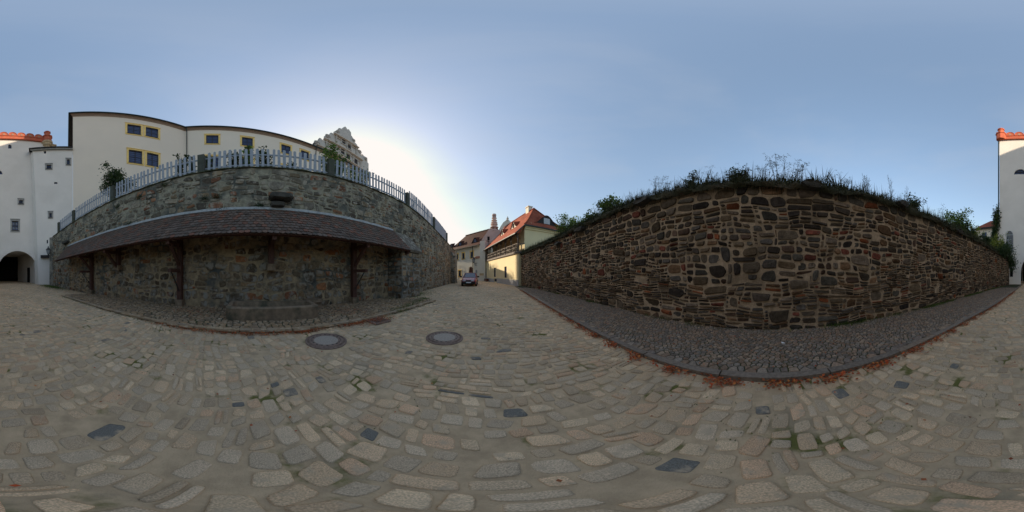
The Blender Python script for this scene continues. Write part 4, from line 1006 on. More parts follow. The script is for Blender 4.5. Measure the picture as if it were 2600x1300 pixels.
# passage
mb = MB(); xa, xb_ = PGt.pt(au0, 0).x, PGt.pt(au1, 0).x; D0, D1 = YG - .36, YG - 8.9
mb.face([(xa - .2, D0, 0), (xa - .2, D1, 0), (xa - .2, D1, ztop + .1), (xa - .2, D0, ztop + .1)]); mb.face([(xb_ - .1, D0, 0), (xb_ + 1.7, D1, 0), (xb_ + 1.7, D1, ztop + .1), (xb_ - .1, D0, ztop + .1)])
mb.face([(xa + .2, D0, ztop + .1), (xb_ - .2, D0, ztop + .1), (xb_ - .2, D1, ztop + .1), (xa + .2, D1, ztop + .1)])
mb.build('passage', MT['plaster2'], gh0)
mb = MB(); mb.box(((xa + xb_) / 2, D1 + .05, 2.2), (abs(xb_ - xa) + .6, .1, 4.4)); mb.build('passage_dark_end', MT['dark'], gh0)  # black sheet closes the passage, its deep shade put into the colour
mb = MB(); mb.box((xb_ + .62, YG - 3.6, 1.05), (.1, .9, 2.1), 0, R(11.5)); mb.build('side_door', MT['dark'], gh0); mb = MB(); mb.box((xb_ + .06, YG - .95, 1.55), (.1, .45, .9), 0, R(11.5)); mb.build('niche', MT['dark'], gh0)
# arch surround
mb = MB(); N = 24; cu = (au0 + au1) / 2; rs = holes[0][4]; zs = ztop - rs; hw = (au1 - au0) / 2
def arc(o, k): t = pi * k / N; return cu - (hw + o) * cos(t), zs + (rs + o) * sin(t)
prof = [arc(0, k) for k in range(N + 1)]; profo = [arc(.52, k) for k in range(N + 1)]
prof = [(au0, 0)] + prof + [(au1, 0)]; profo = [(au0 - .52, 0)] + profo + [(au1 + .52, 0)]
for k in range(len(prof) - 1):
    A = [PGt.pt(*prof[k], .07), PGt.pt(*prof[k + 1], .07), PGt.pt(*profo[k + 1], .07), PGt.pt(*profo[k], .07)]; B = [PGt.pt(*profo[k], .0), PGt.pt(*profo[k + 1], .0)]
    C_ = [PGt.pt(*prof[k], 0.0), PGt.pt(*prof[k + 1], 0.0)]
    mb.face(A); mb.face([A[3], A[2], B[1], B[0]]); mb.face([A[0], A[1], C_[1], C_[0]])
mb.build('arch_surround', MT['plaster2'], gh0)
window(gh0, PGt, *w_m1, bars='whitebar', surround='greysur', sw=.16, nz=2, fw=.05, cross=True)
window(gh0, PGt, *w_m2, bars='whitebar', surround='greysur', sw=.2, nz=4, fw=.06)
window(gh0, PGt, *w_sm, fw=.04, nz=2); window(gh0, PGt, *w_semi, nz=3, nx=4, fw=.06)
window(gh0, PGt, *w_door, fw=.05, nz=1, nx=1, cross=False, glass='dark')
o = window(gh0, PGt, *w_gr, fw=.05, nz=1, nx=1, cross=False, glass='dark', name='barred_window')
m2 = MB()
for k in range(7):
    u = w_gr[0] + (w_gr[1] - w_gr[0]) * (k + .5) / 7; m2.bar(PGt.pt(u, w_gr[2] + .05, .12), PGt.pt(u, w_gr[3] - .1, .12), .035)
for k in range(4):
    z = w_gr[2] + (w_gr[3] - w_gr[2]) * (k + .5) / 4.4; m2.bar(PGt.pt(w_gr[0] - .12, z, .1), PGt.pt(w_gr[1] + .12, z, .1), .04)
m2.build('grille', MT['whitebar'], o)
# right-hand buttress of the gatehouse (widens below)
_, zst = gh(2542, 556)
mb = MB(); mb.mesh([(GX1, YG, 0), (GX1 + .1, YG + .12, 0), (2.0, YG + .12, 0), (GX1, YG - 2, 0)], [(0, 1, 2)])
mb.prism([(GX1 - .15, YG - .02, 0), (GX1 + .75, YG - .02, 0), (GX1 + .75, YG - .02, zst - 1.2), (GX1 + .0, YG - .02, zst), (GX1 - .15, YG - .02, zst)], (0, -3, 0))
mb.build('buttress', MT['plaster2'], gh0)
mb = MB(); mb.tube([(GX1 + .12, YG + .02, ZW), (GX1 + .12, YG + .02, zst)], .08, 8); mb.build('downpipe', MT['gutter'], gh0)
# crest
_, ZV = gh(0, 342.5); _, ZT = gh(0, 336.2)
mb = MB(); mb.box(((GX0 + GX1) / 2, YG - .35, ZW + .12), (GX1 - GX0 + .3, 1.1, .24)); mb.box(((GX0 + GX1) / 2, YG - .2, (ZW + .24 + ZV) / 2), (GX1 - GX0 + .1, .5, ZV - ZW - .24))
nd = 40
for k in range(nd): mb.box((GX0 + (GX1 - GX0) * (k + .5) / nd, YG + .24, ZW + .06), (.12, .1, .14))
mb.build('crest_band', MT['brickred'], gh0)
nm = 7; mwid = (GX1 - GX0 - 1.6) / nm
for k in range(nm):
    cx = GX0 + .8 + mwid * (k + .5); m2 = MB(); pts = [(cx - mwid * .48, YG + .12, ZV - .25)]
    for j in range(11): a = pi * j / 10; pts.append((cx - mwid * .46 * cos(a), YG + .12, ZV - .02 + (ZT - ZV) * sin(a)))
    pts.append((cx + mwid * .48, YG + .12, ZV - .25)); m2.prism(pts, (0, -.5, 0)); 
    o = m2.build('merlon', MT['brickred'], gh0)
    m2 = MB(); m2.box((cx, YG + .125, ZV + .02), (.26, .03, .3)); m2.build('loophole', MT['cornice'], o)
    m2 = MB(); rim = [(cx - mwid * .47 * cos(pi * j / 10), YG + .14, ZV - .02 + (ZT - ZV) * sin(pi * j / 10)) for j in range(11)]; m2.tube(rim, .035, 6); m2.build('rim', MT['brickred'], o)
for x in (GX0 + .2, GX1 - .2):
    m2 = MB(); m2.lathe((x, YG + .05, ZW + .1), [(.62, 0), (.62, 1.1), (.72, 1.15), (.72, 1.35), (.40, 1.4), (.36, 2.2), (.48, 2.3), (.48, 2.45), (.28, 2.55), (.2, 2.75), (.03, 2.95)], 8)
    m2.build('turret', MT['brickred'], gh0)
m2 = MB(); m2.lathe((GX0 + .2, YG + .05, ZW + .1), [(.1, -1.5), (.35, -1.2), (.38, -.95), (.6, -.7), (.62, -.45), (.78, -.25), (.78, 0)], 8); m2.build('corbel', MT['corbel'], gh0)
for j in range(3):
    m2 = MB(); m2.box((GX0 - .3 + j * .05, YG + .1, ZW - .25 - j * .35), (1.5 - j * .4, .3, .2)); m2.build('corbel', MT['corbel'], gh0)

# ---- stair block between gatehouse and castle
S0 = polar(84, 19.9); S1 = Vector((P0.x, P0.y)) + (Vector((P0.x, P0.y)) - S0).normalized() * -.02
PS = Plane(S0, S1)
st = thing('stair_block', 'plain white block with tiny windows between the gatehouse and the castle', 'building', (S0.x, S0.y, 0))
def swn(px0, py0, px1, py1): a, z1_ = PS.hit(px0, py0); b, _ = PS.hit(px1, py0); _, z0_ = PS.hit(px0, py1); return (a, b, z0_, z1_)
sw_ = [swn(118, 419, 130, 429), swn(137.5, 462.5, 145.7, 467), swn(125, 541, 131.5, 552), swn(118.5, 609, 122, 618), swn(111.4, 384, 117, 390), swn(170, 405, 177, 418)]
_, ZS = PS.hit(100, 381)
mb = MB(); facade(mb, PS, 0, ZS, sw_, depth=.25)
mb.face([(S0.x, S0.y, 0), (S0.x + .15, YG - .05, 0), (S0.x + .15, YG - .05, ZS), (S0.x, S0.y, ZS)])
mb.face([(S1.x, S1.y, 0), (S1.x, YG - 3, 0), (S1.x, YG - 3, ZS), (S1.x, S1.y, ZS)])
uB_ = PS.hit(98, 600)[0]
for i_, p_ in enumerate(mb.v):
    if abs(p_[0] - S0.x) < .2 and p_[1] > YG - .1:
        k_ = uB_ * (1 - p_[2] / ZS); mb.v[i_] = (p_[0] + PS.u.x * k_, p_[1] + (PS.u.y * k_ if p_[1] > YG + .2 else 0), p_[2])
mb.build('wall', MT['plaster2'], st)
for i, wv in enumerate(sw_): window(st, PS, *wv, depth=.18, fw=.045, nx=2, nz=2, cross=i in (0, 2), surround='greysur' if i in (0, 2, 5) else None, sw=.17)
mb = MB(); dS = (S1 - S0).normalized(); nS = PS.n
q = [v3(S0 + nS * .45 - dS * .45, ZS + .05), v3(S1 + nS * .45, ZS + .05), v3(S1 + Vector((0, -3)), ZS + .9), v3(Vector((S0.x - .2, YG - .6)) - dS * .4, ZS + .75)]
mb.prism(q, (0, 0, .16)); mb.build('roof', MT['darkroof'], st)
mb = MB(); q = [v3(S0 + nS * .3 - dS * .3, ZS - .15), v3(S1 + nS * .3, ZS - .15), v3(S1 - nS * .1, ZS - .15), v3(S0 - nS * .1, ZS - .15)]; mb.prism(q, (0, 0, .2)); mb.build('cornice', MT['greysur'], st)
mb = MB(); a, z = PS.hit(104, 652); b, _ = PS.hit(134, 652); p = PS.pt(a, z - .15, .0); mb.obox(p, PS.pt(b + .5, z - .15, 0) - p, PS.pt(a, z - .15, .35) - p, (0, 0, .3)); mb.build('ledge', MT['darkroof'], st)

# ---- yellow house with timber gallery
def hp(s, w_, z=0.): p = HC + HU * s + HN * w_; return Vector((p.x, p.y, z))
HL = 14.4; HWD = 7.1; GD = .72
PH = Plane(hp(HL, 0), hp(0, 0)); PHu = Plane(hp(HL, 1.6), hp(0, 1.6)); PHs = Plane(hp(0, GD), hp(0, HWD))
ho = thing('gallery_house', 'pale yellow house with a red hipped roof and an open timber gallery', 'house', v3(HC, 0))
GFZ = CAM_H + 2.05
def hw_(px0, py0, px1, py1, pl=PH):
    a, z1_ = pl.hit(px0, py0); b, _ = pl.hit(px1, py0); _, z0_ = pl.hit(px0, py1); a, b = min(a, b), max(a, b); return (a, b, z0_, z1_)
c4 = lambda x, y: (1100 + x / 4.2925, 500 + y / 4.2925)
def cw(x0, y0, x1, y1, pl=PH): return hw_(*c4(x0, y0), *c4(x1, y1), pl)
hd = cw(562, 795, 580, 900); hd = (hd[0], hd[1], 0.05, hd[3]); w1 = cw(660, 775, 680, 878); w2 = cw(775, 760, 800, 880); w3 = cw(665, 915, 694, 938)
w1 = (w1[0], w1[1], w2[2], w2[3]); w3 = (w3[0], w3[1], .12, .55)
mb = MB(); facade(mb, PH, 0, GFZ, [hd, w1, w2, w3], depth=.22)
mb.face([hp(0, 0, 0), hp(0, GD, 0), hp(0, GD, GFZ), hp(0, 0, GFZ)]); mb.face([hp(HL, 0, 0), hp(HL, HWD, 0), hp(HL, HWD, 5), hp(HL, 0, 5)])
mb.face([hp(0, 0, GFZ), hp(HL, 0, GFZ), hp(HL, 1.6, GFZ), hp(0, 1.6, GFZ)])
EZH = CAM_H + 5.0
facade(mb, PHu, GFZ, EZH + .5, [], depth=.2)
mb.face([hp(0, GD, 0), hp(0, HWD, 0), hp(0, HWD, EZH), hp(0, GD, EZH)]); mb.face([hp(0, GD, GFZ), hp(1.2, GD, GFZ), hp(1.2, GD, EZH), hp(0, GD, EZH)]); mb.face([hp(1.2, GD, GFZ), hp(1.2, 1.6, GFZ), hp(1.2, 1.6, EZH), hp(1.2, GD, EZH)])
mb.face([hp(0, HWD, 0), hp(HL, HWD, 0), hp(HL, HWD, EZH), hp(0, HWD, EZH)])
mb.build('wall', MT['cream'], ho)
mb = MB(); 
for (a, b) in ((0, w3[0]), ):
    pass
def pbox(m2, pl, a, b, c, d, o0, o1, m=0): p = pl.pt(a, c, o0); m2.obox(p, pl.pt(b, c, o0) - p, pl.pt(a, c, o1) - p, (0, 0, d - c), m)
pbox(mb, PH, w3[1] + .05, PH.L, 0, .62, .003, .05); pbox(mb, PH, hd[1] + .1, w3[0] - .05, 0, .5, .003, .05)
mb.build('plinth', MT['plinth'], ho)
mb = MB(); pbox(mb, PHs, 0, PHs.L, EZH - .38, EZH - .2, .003, .12); pbox(mb, PHs, 0, PHs.L, EZH - .2, EZH, .003, .22); mb.build('cornice', MT['cream'], ho)
window(ho, PH, *w1, depth=.14, nx=1, nz=2, fw=.05, cross=False); window(ho, PH, *w2, depth=.14, nx=1, nz=2, fw=.05, cross=False)
window(ho, PH, *w3, depth=.14, nx=2, nz=1, fw=.04, cross=False, name='cellar_window')
mb = MB(); pbox(mb, PH, hd[0], hd[1], hd[2], hd[3], -.15, -.1); o = mb.build('door', MT['brownd'], ho)
mb = MB(); pbox(mb, PH, hd[0] - .12, hd[0], 0, hd[3] + .1, .003, .05); pbox(mb, PH, hd[1], hd[1] + .12, 0, hd[3] + .1, .003, .05); pbox(mb, PH, hd[0] - .12, hd[1] + .12, hd[3] + .1, hd[3] + .22, .003, .06); mb.build('door_frame', MT['plinth'], o)
# gallery: floor beam, posts, balustrade, top plate
EVZ = CAM_H + 3.05      # low eave over the gallery
EVZ = CAM_H + 17.4 * tan(R(13.4)) + .02
mb = MB(); mb.obox(hp(-.1, -.16, GFZ - .02), hp(HL, -.16) - hp(-.1, -.16), hp(0, 1.7) - hp(0, -.1), (0, 0, .16)); mb.build('gallery_floor', MT['galwood'], ho)
mb = MB(); mb.obox(hp(-.1, -.1, EVZ - .2), hp(HL, -.1) - hp(-.1, -.1), hp(0, .14) - hp(0, 0), (0, 0, .18)); mb.build('top_plate', MT['galwood'], ho)
np_ = 9
for k in range(np_):
    s = .06 + (HL - .3) * (k / (np_ - 1)); mb = MB(); mb.bar(hp(s, -.05, GFZ + .14), hp(s, -.05, EVZ - .2), .13, .13)
    mb.bar(hp(s + .05, -.05, EVZ - .65), hp(s + .45, -.05, EVZ - .22), .08, .08)
    if s > .5: mb.bar(hp(s - .05, -.05, EVZ - .65), hp(s - .45, -.05, EVZ - .22), .08, .08)
    mb.build('gallery_post', MT['galwood'], ho)
for k in range(np_ - 1):
    s0 = .06 + (HL - .3) * (k / (np_ - 1)) + .07; s1 = s0 + (HL - .3) / (np_ - 1) - .14; mb = MB()
    for z in (GFZ + .2, GFZ + .6, GFZ + 1.0): mb.bar(hp(s0, -.05, z), hp(s1, -.05, z), .06, .06)
    for j in range(1, 7): s = s0 + (s1 - s0) * j / 7; mb.bar(hp(s, -.05, GFZ + .2), hp(s, -.05, GFZ + 1.0), .045, .045)
    mb.bar(hp(s0, -.05, GFZ + .22), hp(s1, -.05, GFZ + .98), .05, .05); mb.bar(hp(s1, -.04, GFZ + .22), hp(s0, -.04, GFZ + .98), .05, .05)
    mb.build('balustrade', MT['galwood'], ho)
mb = MB(); mb.bar(hp(-.04, 0, GFZ + 1.), hp(-.04, GD, GFZ + 1.), .06); mb.bar(hp(-.04, 0, GFZ + .2), hp(-.04, GD, GFZ + .2), .06)
for j in range(1, 4): mb.bar(hp(-.04, GD * j / 4, GFZ + .2), hp(-.04, GD * j / 4, GFZ + 1.), .045)
mb.build('balustrade', MT['galwood'], ho)
# roof
RZH = CAM_H + 8.5; mb = MB()
ra, rb = hp(2.9, 3.7, RZH), hp(HL - .5, 3.7, RZH)
eL0, eL1 = hp(-.35, -.55, EVZ - .15), hp(HL + .3, -.55, EVZ - .15)       # low street eave
mL0, mL1 = hp(-.35, GD - .15, EZH + .05), hp(HL + .3, GD - .15, EZH + .05)
eR0, eR1 = hp(-.35, HWD + .35, EZH), hp(HL + .3, HWD + .35, EZH)
def bend(a, b, k=8, sag=.35):
    out = []
    for i in range(k + 1): t = i / k; p = a.lerp(b, t); p = p.copy(); p.z -= sag * sin(pi * t) * (1 - t * .3); out.append(p)
    return out
def strip(m2, A, B, m=0):
    for i in range(len(A) - 1):
        m2.face([A[i], B[i], B[i + 1], A[i + 1]], m)
L0, L1 = bend(mL0, ra, 8, .25), bend(mL1, rb, 8, .25)
strip(mb, L0, L1)
mb.face([eL0, eL1, mL1, mL0]); 
R0 = bend(eR0, ra, 8, .25); strip(mb, R0, L0); R1 = bend(eR1, rb, 8, .25); strip(mb, R1, R0); strip(mb, L1, R1)
mb.face([eL0, mL0, hp(-.3, 0, EVZ - .2)])
mb.mesh([mL0, eR0, hp(0, HWD, EZH - .02), hp(0, GD, EZH - .02)], [(0, 1, 2, 3)])
rf = mb.build('roof', MT['redroof'], ho)
mb = MB(); mb.bar(eL0 + Vector((0, 0, -.05)), eL1 + Vector((0, 0, -.05)), .1, .1); mb.bar(mL0 + Vector((0, 0, -.06)), eR0 + Vector((0, 0, -.06)), .1, .12); mb.bar(eL0 + Vector((0, 0, -.05)), mL0 + Vector((0, 0, -.06)), .1, .1); mb.build('gutter', MT['gutter'], rf)
mb = MB(); mb.tube([p + Vector((0, 0, .03)) for p in L0], .09, 6); mb.tube([p + Vector((0, 0, .03)) for p in R0], .09, 6); mb.tube([ra, rb], .1, 6); mb.build('ridge_tiles', MT['redroof'], rf)
mb = MB(); c = hp(4.2, 3.7, RZH + .1); mb.box(c, (.6, .8, .9), 0, R(24)); mb.box(c + Vector((0, 0, .5)), (.75, .95, .12), 0, R(24)); mb.build('chimney', MT['whiteb'], rf)
def eyebrow(parent, base, ax_u, ax_out, wd, ht, dep, wmat, rmat, wz=.55, facecol=None):
    """base: centre of dormer sill on the roof; ax_u along the eave, ax_out horizontal outward"""
    N = 16; f = []; b = []; m2 = MB(); m3 = MB()
    for k in range(N + 1):
        t = -1 + 2 * k / N; z = ht * .5 * (1 + cos(pi * t)); f.append(base + ax_u * (t * wd / 2) + Vector((0, 0, z)))
        b.append(base + ax_u * (t * wd / 2 * .95) - ax_out * dep * (z / ht) + Vector((0, 0, z + .25 * z)))
    for k in range(N): m2.face([f[k] + ax_out * .12 + Vector((0, 0, .02)), f[k + 1] + ax_out * .12 + Vector((0, 0, .02)), b[k + 1] + Vector((0, 0, .03)), b[k] + Vector((0, 0, .03))])
    o = m2.build('eyebrow_dormer', MT[rmat], parent)
    g = [p for p in f]; m3.face([p + ax_out * .01 for p in g]); 
    m3.build('dormer_front', MT[facecol or 'darkroof'], o)
    m4 = MB(); c = base + Vector((0, 0, ht * .38)) + ax_out * .03
    hwid = wz / 2
    m4.obox(c - ax_u * hwid - Vector((0, 0, ht * .3)), ax_u * wz, ax_out * .04, (0, 0, ht * .62)); m4.build('dormer_window', MT[wmat], o)
hu3, hn3 = Vector((HU.x, HU.y, 0)), Vector((HN.x, HN.y, 0))
def on_left(s, f): # point on the street slope: f 0 at upper eave .. 1 ridge
    a = mL0.lerp(mL1, (s + .35) / (HL + .65)); b = ra.lerp(rb, max(0, min(1, (s - 2.9) / (HL - 3.4)))); p = a.lerp(b, f); p.z -= .25 * sin(pi * f) * (1 - f * .3); return p
eyebrow(rf, on_left(4.6, .30), hu3, -hn3, 2.0, .85, 1.0, 'dark', 'redroof', .4, 'whiteb')
eyebrow(rf, on_left(8.6, .26), hu3, -hn3, 2.0, .85, 1.0, 'dark', 'redroof', .4, 'whiteb')
pF = L0[2].lerp(R0[2], .52); eyebrow(rf, pF + Vector((0, 0, -.05)), hn3, -hu3, 3.7, 1.15, 1.5, 'whitebar', 'redroof', .9, 'darkroof')
# street furniture of the house: sign board on the wall
mb = MB(); a, z = PH.hit(*c4(592, 912)); p = hp(11.2, -.55); mb.box((p.x, p.y, .28), (1.5, .4, .34), 0, R(114)); mb.box((p.x, p.y, .06), (1.3, .3, .12), 0, R(114))
tag(mb.build('planter', MT['brownd']), 'low dark wooden planter box beside the door of the gallery house', 'planter')

# ---- white house B behind with brown roof
BR, BL = polar(*[1100 + 510 / 4.2925, 31.3]), polar(1100 + 195 / 4.2925, 39.5)
BLe = BL + (BL - BR).normalized() * 1.5
PBh = Plane(BLe, BR)
bh = thing('white_house', 'white plastered house with a brown hipped roof and ochre framed windows', 'house', (BR.x, BR.y, 0))
EZW = CAM_H + 31.3 * tan(el(620.5)) 
def bw_(x0, y0, x1, y1): return cw(x0, y0, x1, y1, PBh)
wz_ = bw_(405, 600, 438, 670); B1 = [bw_(250, 618, 275, 682), bw_(315, 610, 343, 676), wz_]
B1 = [(a, b, wz_[2] + .1, wz_[3]) for (a, b, c, d) in B1]; b4 = bw_(276, 806, 304, 866); bd = bw_(385, 785, 432, 890); bd = (bd[0], bd[1], 0.02, 2.6, (bd[1] - bd[0]) / 2)
mb = MB(); facade(mb, PBh, 0, EZW, B1 + [b4, bd], depth=.25)
bn = Vector((-PBh.n.x, -PBh.n.y)); bB0, bB1 = PBh.o + bn * 8, PBh.o + PBh.u * PBh.L + bn * 8
for a, b in ((PBh.o, bB0), (bB0, bB1), (bB1, PBh.o + PBh.u * PBh.L)): mb.face([v3(a, 0), v3(b, 0), v3(b, EZW), v3(a, EZW)])
mb.build('wall', MT['whiteb'], bh)
for q in B1 + [b4]: window(bh, PBh, *q, depth=.15, fw=.06, nz=3, surround='ochre', sw=.16)
mb = MB(); pbox(mb, PBh, bd[0], bd[1], 0, 2.7, -.22, -.16); mb.build('door', MT['brownd'], bh)
mb = MB(); pd, zd = PBh.hit(*c4(437, 560)); mb.tube([PBh.pt(pd, EZW, .2), PBh.pt(pd, 0, .1)], .07, 8); mb.build('downpipe', MT['gutter'], bh)
mb = MB(); ag = bw_(262, 740, 338, 870); Ng = 14   # raised blind arch
for k in range(Ng):
    t0, t1 = pi * k / Ng, pi * (k + 1) / Ng; cu_, r_ = (ag[0] + ag[1]) / 2, (ag[1] - ag[0]) / 2 * 1.0
    f = lambda t, rr: PBh.pt(cu_ - rr * cos(t), ag[3] - r_ + rr * sin(t), .05)
    mb.face([f(t0, r_), f(t1, r_), f(t1, r_ * .8), f(t0, r_ * .8)])
pbox(mb, PBh, ag[0], ag[0] + r_ * .2, 0, ag[3] - r_, .003, .05); pbox(mb, PBh, ag[1] - r_ * .2, ag[1], 0, ag[3] - r_, .003, .05)
mb.build('blind_arch', MT['whiteb'], bh)
mb = MB(); o0, o1 = PBh.o - bn * .5 - PBh.u * .4, PBh.o + PBh.u * PBh.L - bn * .5
o2_, o3 = bB1 + bn * .4, bB0 + bn * .4 - PBh.u * .4; rzB = CAM_H + 9.0
rr0, rr1 = (o0 + o3) / 2 + PBh.u * 2.6, (o1 + o2_) / 2 + PBh.u * 1
A0, A1 = bend(v3(o0, EZW - .1), v3(rr0, rzB), 8, .3), bend(v3(o1, EZW - .1), v3(rr1, rzB), 8, .3); strip(mb, A0, A1)
C0, C1 = bend(v3(o3, EZW - .1), v3(rr0, rzB), 8, .3), bend(v3(o2_, EZW - .1), v3(rr1, rzB), 8, .3); strip(mb, C0, A0); strip(mb, C1, C0); strip(mb, A1, C1)
rfb = mb.build('roof', MT['brownroof'], bh)
mb = MB(); mb.tube([v3(rr0, rzB + .04), v3(rr1, rzB + .04)], .12, 6)
for k in range(26): p = v3(rr0.lerp(rr1, k / 25), rzB + .16); mb.box(p, (.1, .1, .12), 0, .6)
mb.build('ridge_tiles', MT['brownroof'], rfb)
mb = MB(); mb.bar(v3(o0, EZW - .16), v3(o1, EZW - .16), .12, .12); mb.build('gutter', MT['gutter'], rfb)
bu3 = Vector((PBh.u.x, PBh.u.y, 0)); bo3 = Vector((PBh.n.x, PBh.n.y, 0))
for f_ in (.36, .80, .03): 
    p = A0[2].lerp(A1[2], f_); eyebrow(rfb, p, bu3, bo3, 2.6, 1.0, 1.1, 'glass', 'brownroof', .7, 'darkroof')

# ---- gabled wing joining the two houses
wgt = thing('gabled_wing', 'white wing with a sloping pink gable between the two houses', 'building', (BR.x, BR.y, 0))
WA, WB = polar(1100 + 440 / 4.2925, 30.6), polar(1100 + 566 / 4.2925, 29.6)
PW = Plane(WA, WB); uu1, zz1 = PW.hit(*c4(516, 480))
zlean = PW.hit(*c4(470, 660))[1]
mb = MB(); uS = PW.hit(*c4(508, 600))[0]
facade(mb, PW, 0, zlean - .1, [], ub=uS); facade(mb, PW, 0, zz1, [], ua=uS)
wn_ = Vector((-PW.n.x, -PW.n.y))
pA, pS, pB_ = PW.o, PW.o + PW.u * uS, PW.o + PW.u * PW.L
mb.face([v3(pS, zlean - .1), v3(pS, zz1), v3(pS + wn_ * 4, zz1), v3(pS + wn_ * 4, zlean - .1)]); mb.face([v3(pA, 0), v3(pA, zlean), v3(pA + wn_ * 2, zlean), v3(pA + wn_ * 2, 0)])
mb.face([v3(pB_, 0), v3(pB_, zz1), v3(pB_ + wn_ * 4, zz1), v3(pB_ + wn_ * 4, 0)]); mb.build('wall', MT['whiteb'], wgt)
mb = MB(); mb.mesh([v3(pA - wn_ * .2, zlean - .15), v3(pS - wn_ * .2, zlean - .15), v3(pS + wn_ * 1.2, zlean + .35), v3(pA + wn_ * 1.2, zlean + .35)], [(0, 1, 2, 3)]); mb.build('lean_to_roof', MT['brownroof'], wgt)
# pink gable polygon set just behind
PK = Plane(polar(1100 + 520 / 4.2925, 31.5), polar(1100 + 760 / 4.2925, 30.5))
pk = [PK.hit(*c4(x, y)) for (x, y) in ((520, 480), (612, 345), (720, 360), (760, 400), (640, 520))]
mb = MB(); mb.prism([PK.pt(u, z) for u, z in pk], -Vector((PK.n.x, PK.n.y, 0)) * 1.2); mb.build('gable', MT['pinkp'], wgt)
pk2 = [PK.hit(*c4(x, y)) for (x, y) in ((505, 478), (612, 482), (612, 492), (505, 488))]
mb = MB(); mb.prism([PK.pt(u, z, .1) for u, z in pk2], Vector((PK.n.x, PK.n.y, 0)) * .25); mb.build('moulding', MT['brownd'], wgt)
u_, z_ = PK.hit(*c4(603, 453)); mb = MB(); mb.box(PK.pt(u_, z_, .0), (.45, .12, .7), 0, R(10)); mb.build('window', MT['dark'], wgt)
# ornate chimney
ch = PK.hit(*c4(657, 350)); ct = PK.hit(*c4(657, 176)); zb_, zt_ = ch[1], ct[1]; H_ = zt_ - zb_; p = PK.pt(ch[0], zb_ - .3, -.6)
oc = thing('ornate_chimney', 'tall ringed ornamental chimney standing on the pink gable', 'chimney', p)
m2 = MB(); m2.lathe(p, [(.7, 0), (.7, .3)] + sum([[(r0, .3 + H_ * a), (r0, .3 + H_ * b), (r1, .3 + H_ * (b + .015)), (r1, .3 + H_ * (b + .045))] for (r0, r1, a, b) in ((.55, .82, .0, .12), (.5, .72, .17, .28), (.48, .66, .33, .40), (.42, .58, .46, .54), (.36, .50, .6, .7), (.33, .42, .76, .9))], []) + [(.36, .3 + H_), (.3, .3 + H_)], 12)
m2.build('shaft', MT['pinkp'], oc)
for k in range(8): a = pi * k / 4; m2 = MB(); m2.box(p + Vector((cos(a) * .6, sin(a) * .6, .3 + H_ * .06)), (.08, .14, H_ * .09), 0, a); m2.build('opening', MT['brownd'], oc)
for k in range(6): a = pi * k / 3; m2 = MB(); m2.box(p + Vector((cos(a) * .34, sin(a) * .34, .3 + H_ * .84)), (.06, .12, H_ * .1), 0, a); m2.build('opening', MT['brownd'], oc)
# lantern, plaque, sign on the wing
def lantern(name, base, out_dir, label, sc=1.):
    o_ = Vector(out_dir).normalized(); t = thing(name, label, 'lantern', base); b = Vector(base)
    m2 = MB(); L = .55 * sc
    m2.bar(b, b + o_ * L, .035 * sc, .035 * sc); m2.tube([b + Vector((0, 0, -.35 * sc)), b + o_ * L * .5 + Vector((0, 0, -.28 * sc)), b + o_ * L * .8 + Vector((0, 0, -.03 * sc))], .015 * sc, 6)
    m2.tube([b + o_ * L * (.45 + .16 * cos(a / 3.)) + Vector((0, 0, -.14 * sc + .10 * sc * sin(a / 3.))) for a in range(0, 19)], .012 * sc, 5)
    m2.build('bracket', MT['black'], t)
    c = b + o_ * L
    m2 = MB(); m2.lathe(c, [(.05 * sc, .0), (.07 * sc, .06 * sc), (.10 * sc, .1 * sc)], 6); m2.lathe(c, [(.24 * sc, .46 * sc), (.25 * sc, .49 * sc), (.12 * sc, .62 * sc), (.06 * sc, .66 * sc), (.07 * sc, .72 * sc), (.015 * sc, .82 * sc)], 6)
    for k in range(6): a = pi * k / 3; m2.bar(c + Vector((cos(a) * .1, sin(a) * .1, .1)) * sc, c + Vector((cos(a) * .22, sin(a) * .22, .47)) * sc, .02 * sc)
    m2.build('lamp_frame', MT['black'], t)
    m2 = MB(); m2.lathe(c, [(.095 * sc, .1 * sc), (.21 * sc, .46 * sc)], 6); m2.build('lamp_glass', MT['lampglass'], t)
ul_, zl_ = PW.hit(*c4(473, 722)); lp = PW.pt(uS - .3, zl_, 0); lp = PW.pt(PW.hit(*c4(478, 722))[0], zl_, .0)
lantern('street_lantern', lp, (PW.n.x - PW.u.x * .6, PW.n.y - PW.u.y * .6, 0), 'black iron lantern on a bracket on the white wing beyond the car', 1.35)
a, z1_ = PW.hit(*c4(462, 797)); b, _ = PW.hit(*c4(480, 797)); _, z0_ = PW.hit(*c4(462, 832)); mb = MB(); pbox(mb, PW, a, b, z0_, z1_, .004, .04)
for k in range(3): pbox(mb, PW, a + .05, b - .05, z0_ + .15 + k * (z1_ - z0_) / 3.4, z0_ + .2 + k * (z1_ - z0_) / 3.4, .041, .046, 1)
tag(mb.build('notice_board', [MT['plinth'], MT['black']]), 'small grey notice board below the lantern on the white wing', 'notice board')
a, z1_ = PW.hit(*c4(508, 832)); b, _ = PW.hit(*c4(551, 832)); _, z0_ = PW.hit(*c4(508, 856)); mb = MB(); pbox(mb, PW, a, b, z0_, z1_, .004, .06)
tag(mb.build('wall_sign', MT['corbel']), 'wide tan wooden sign board on the white wing beside the brown door', 'sign')
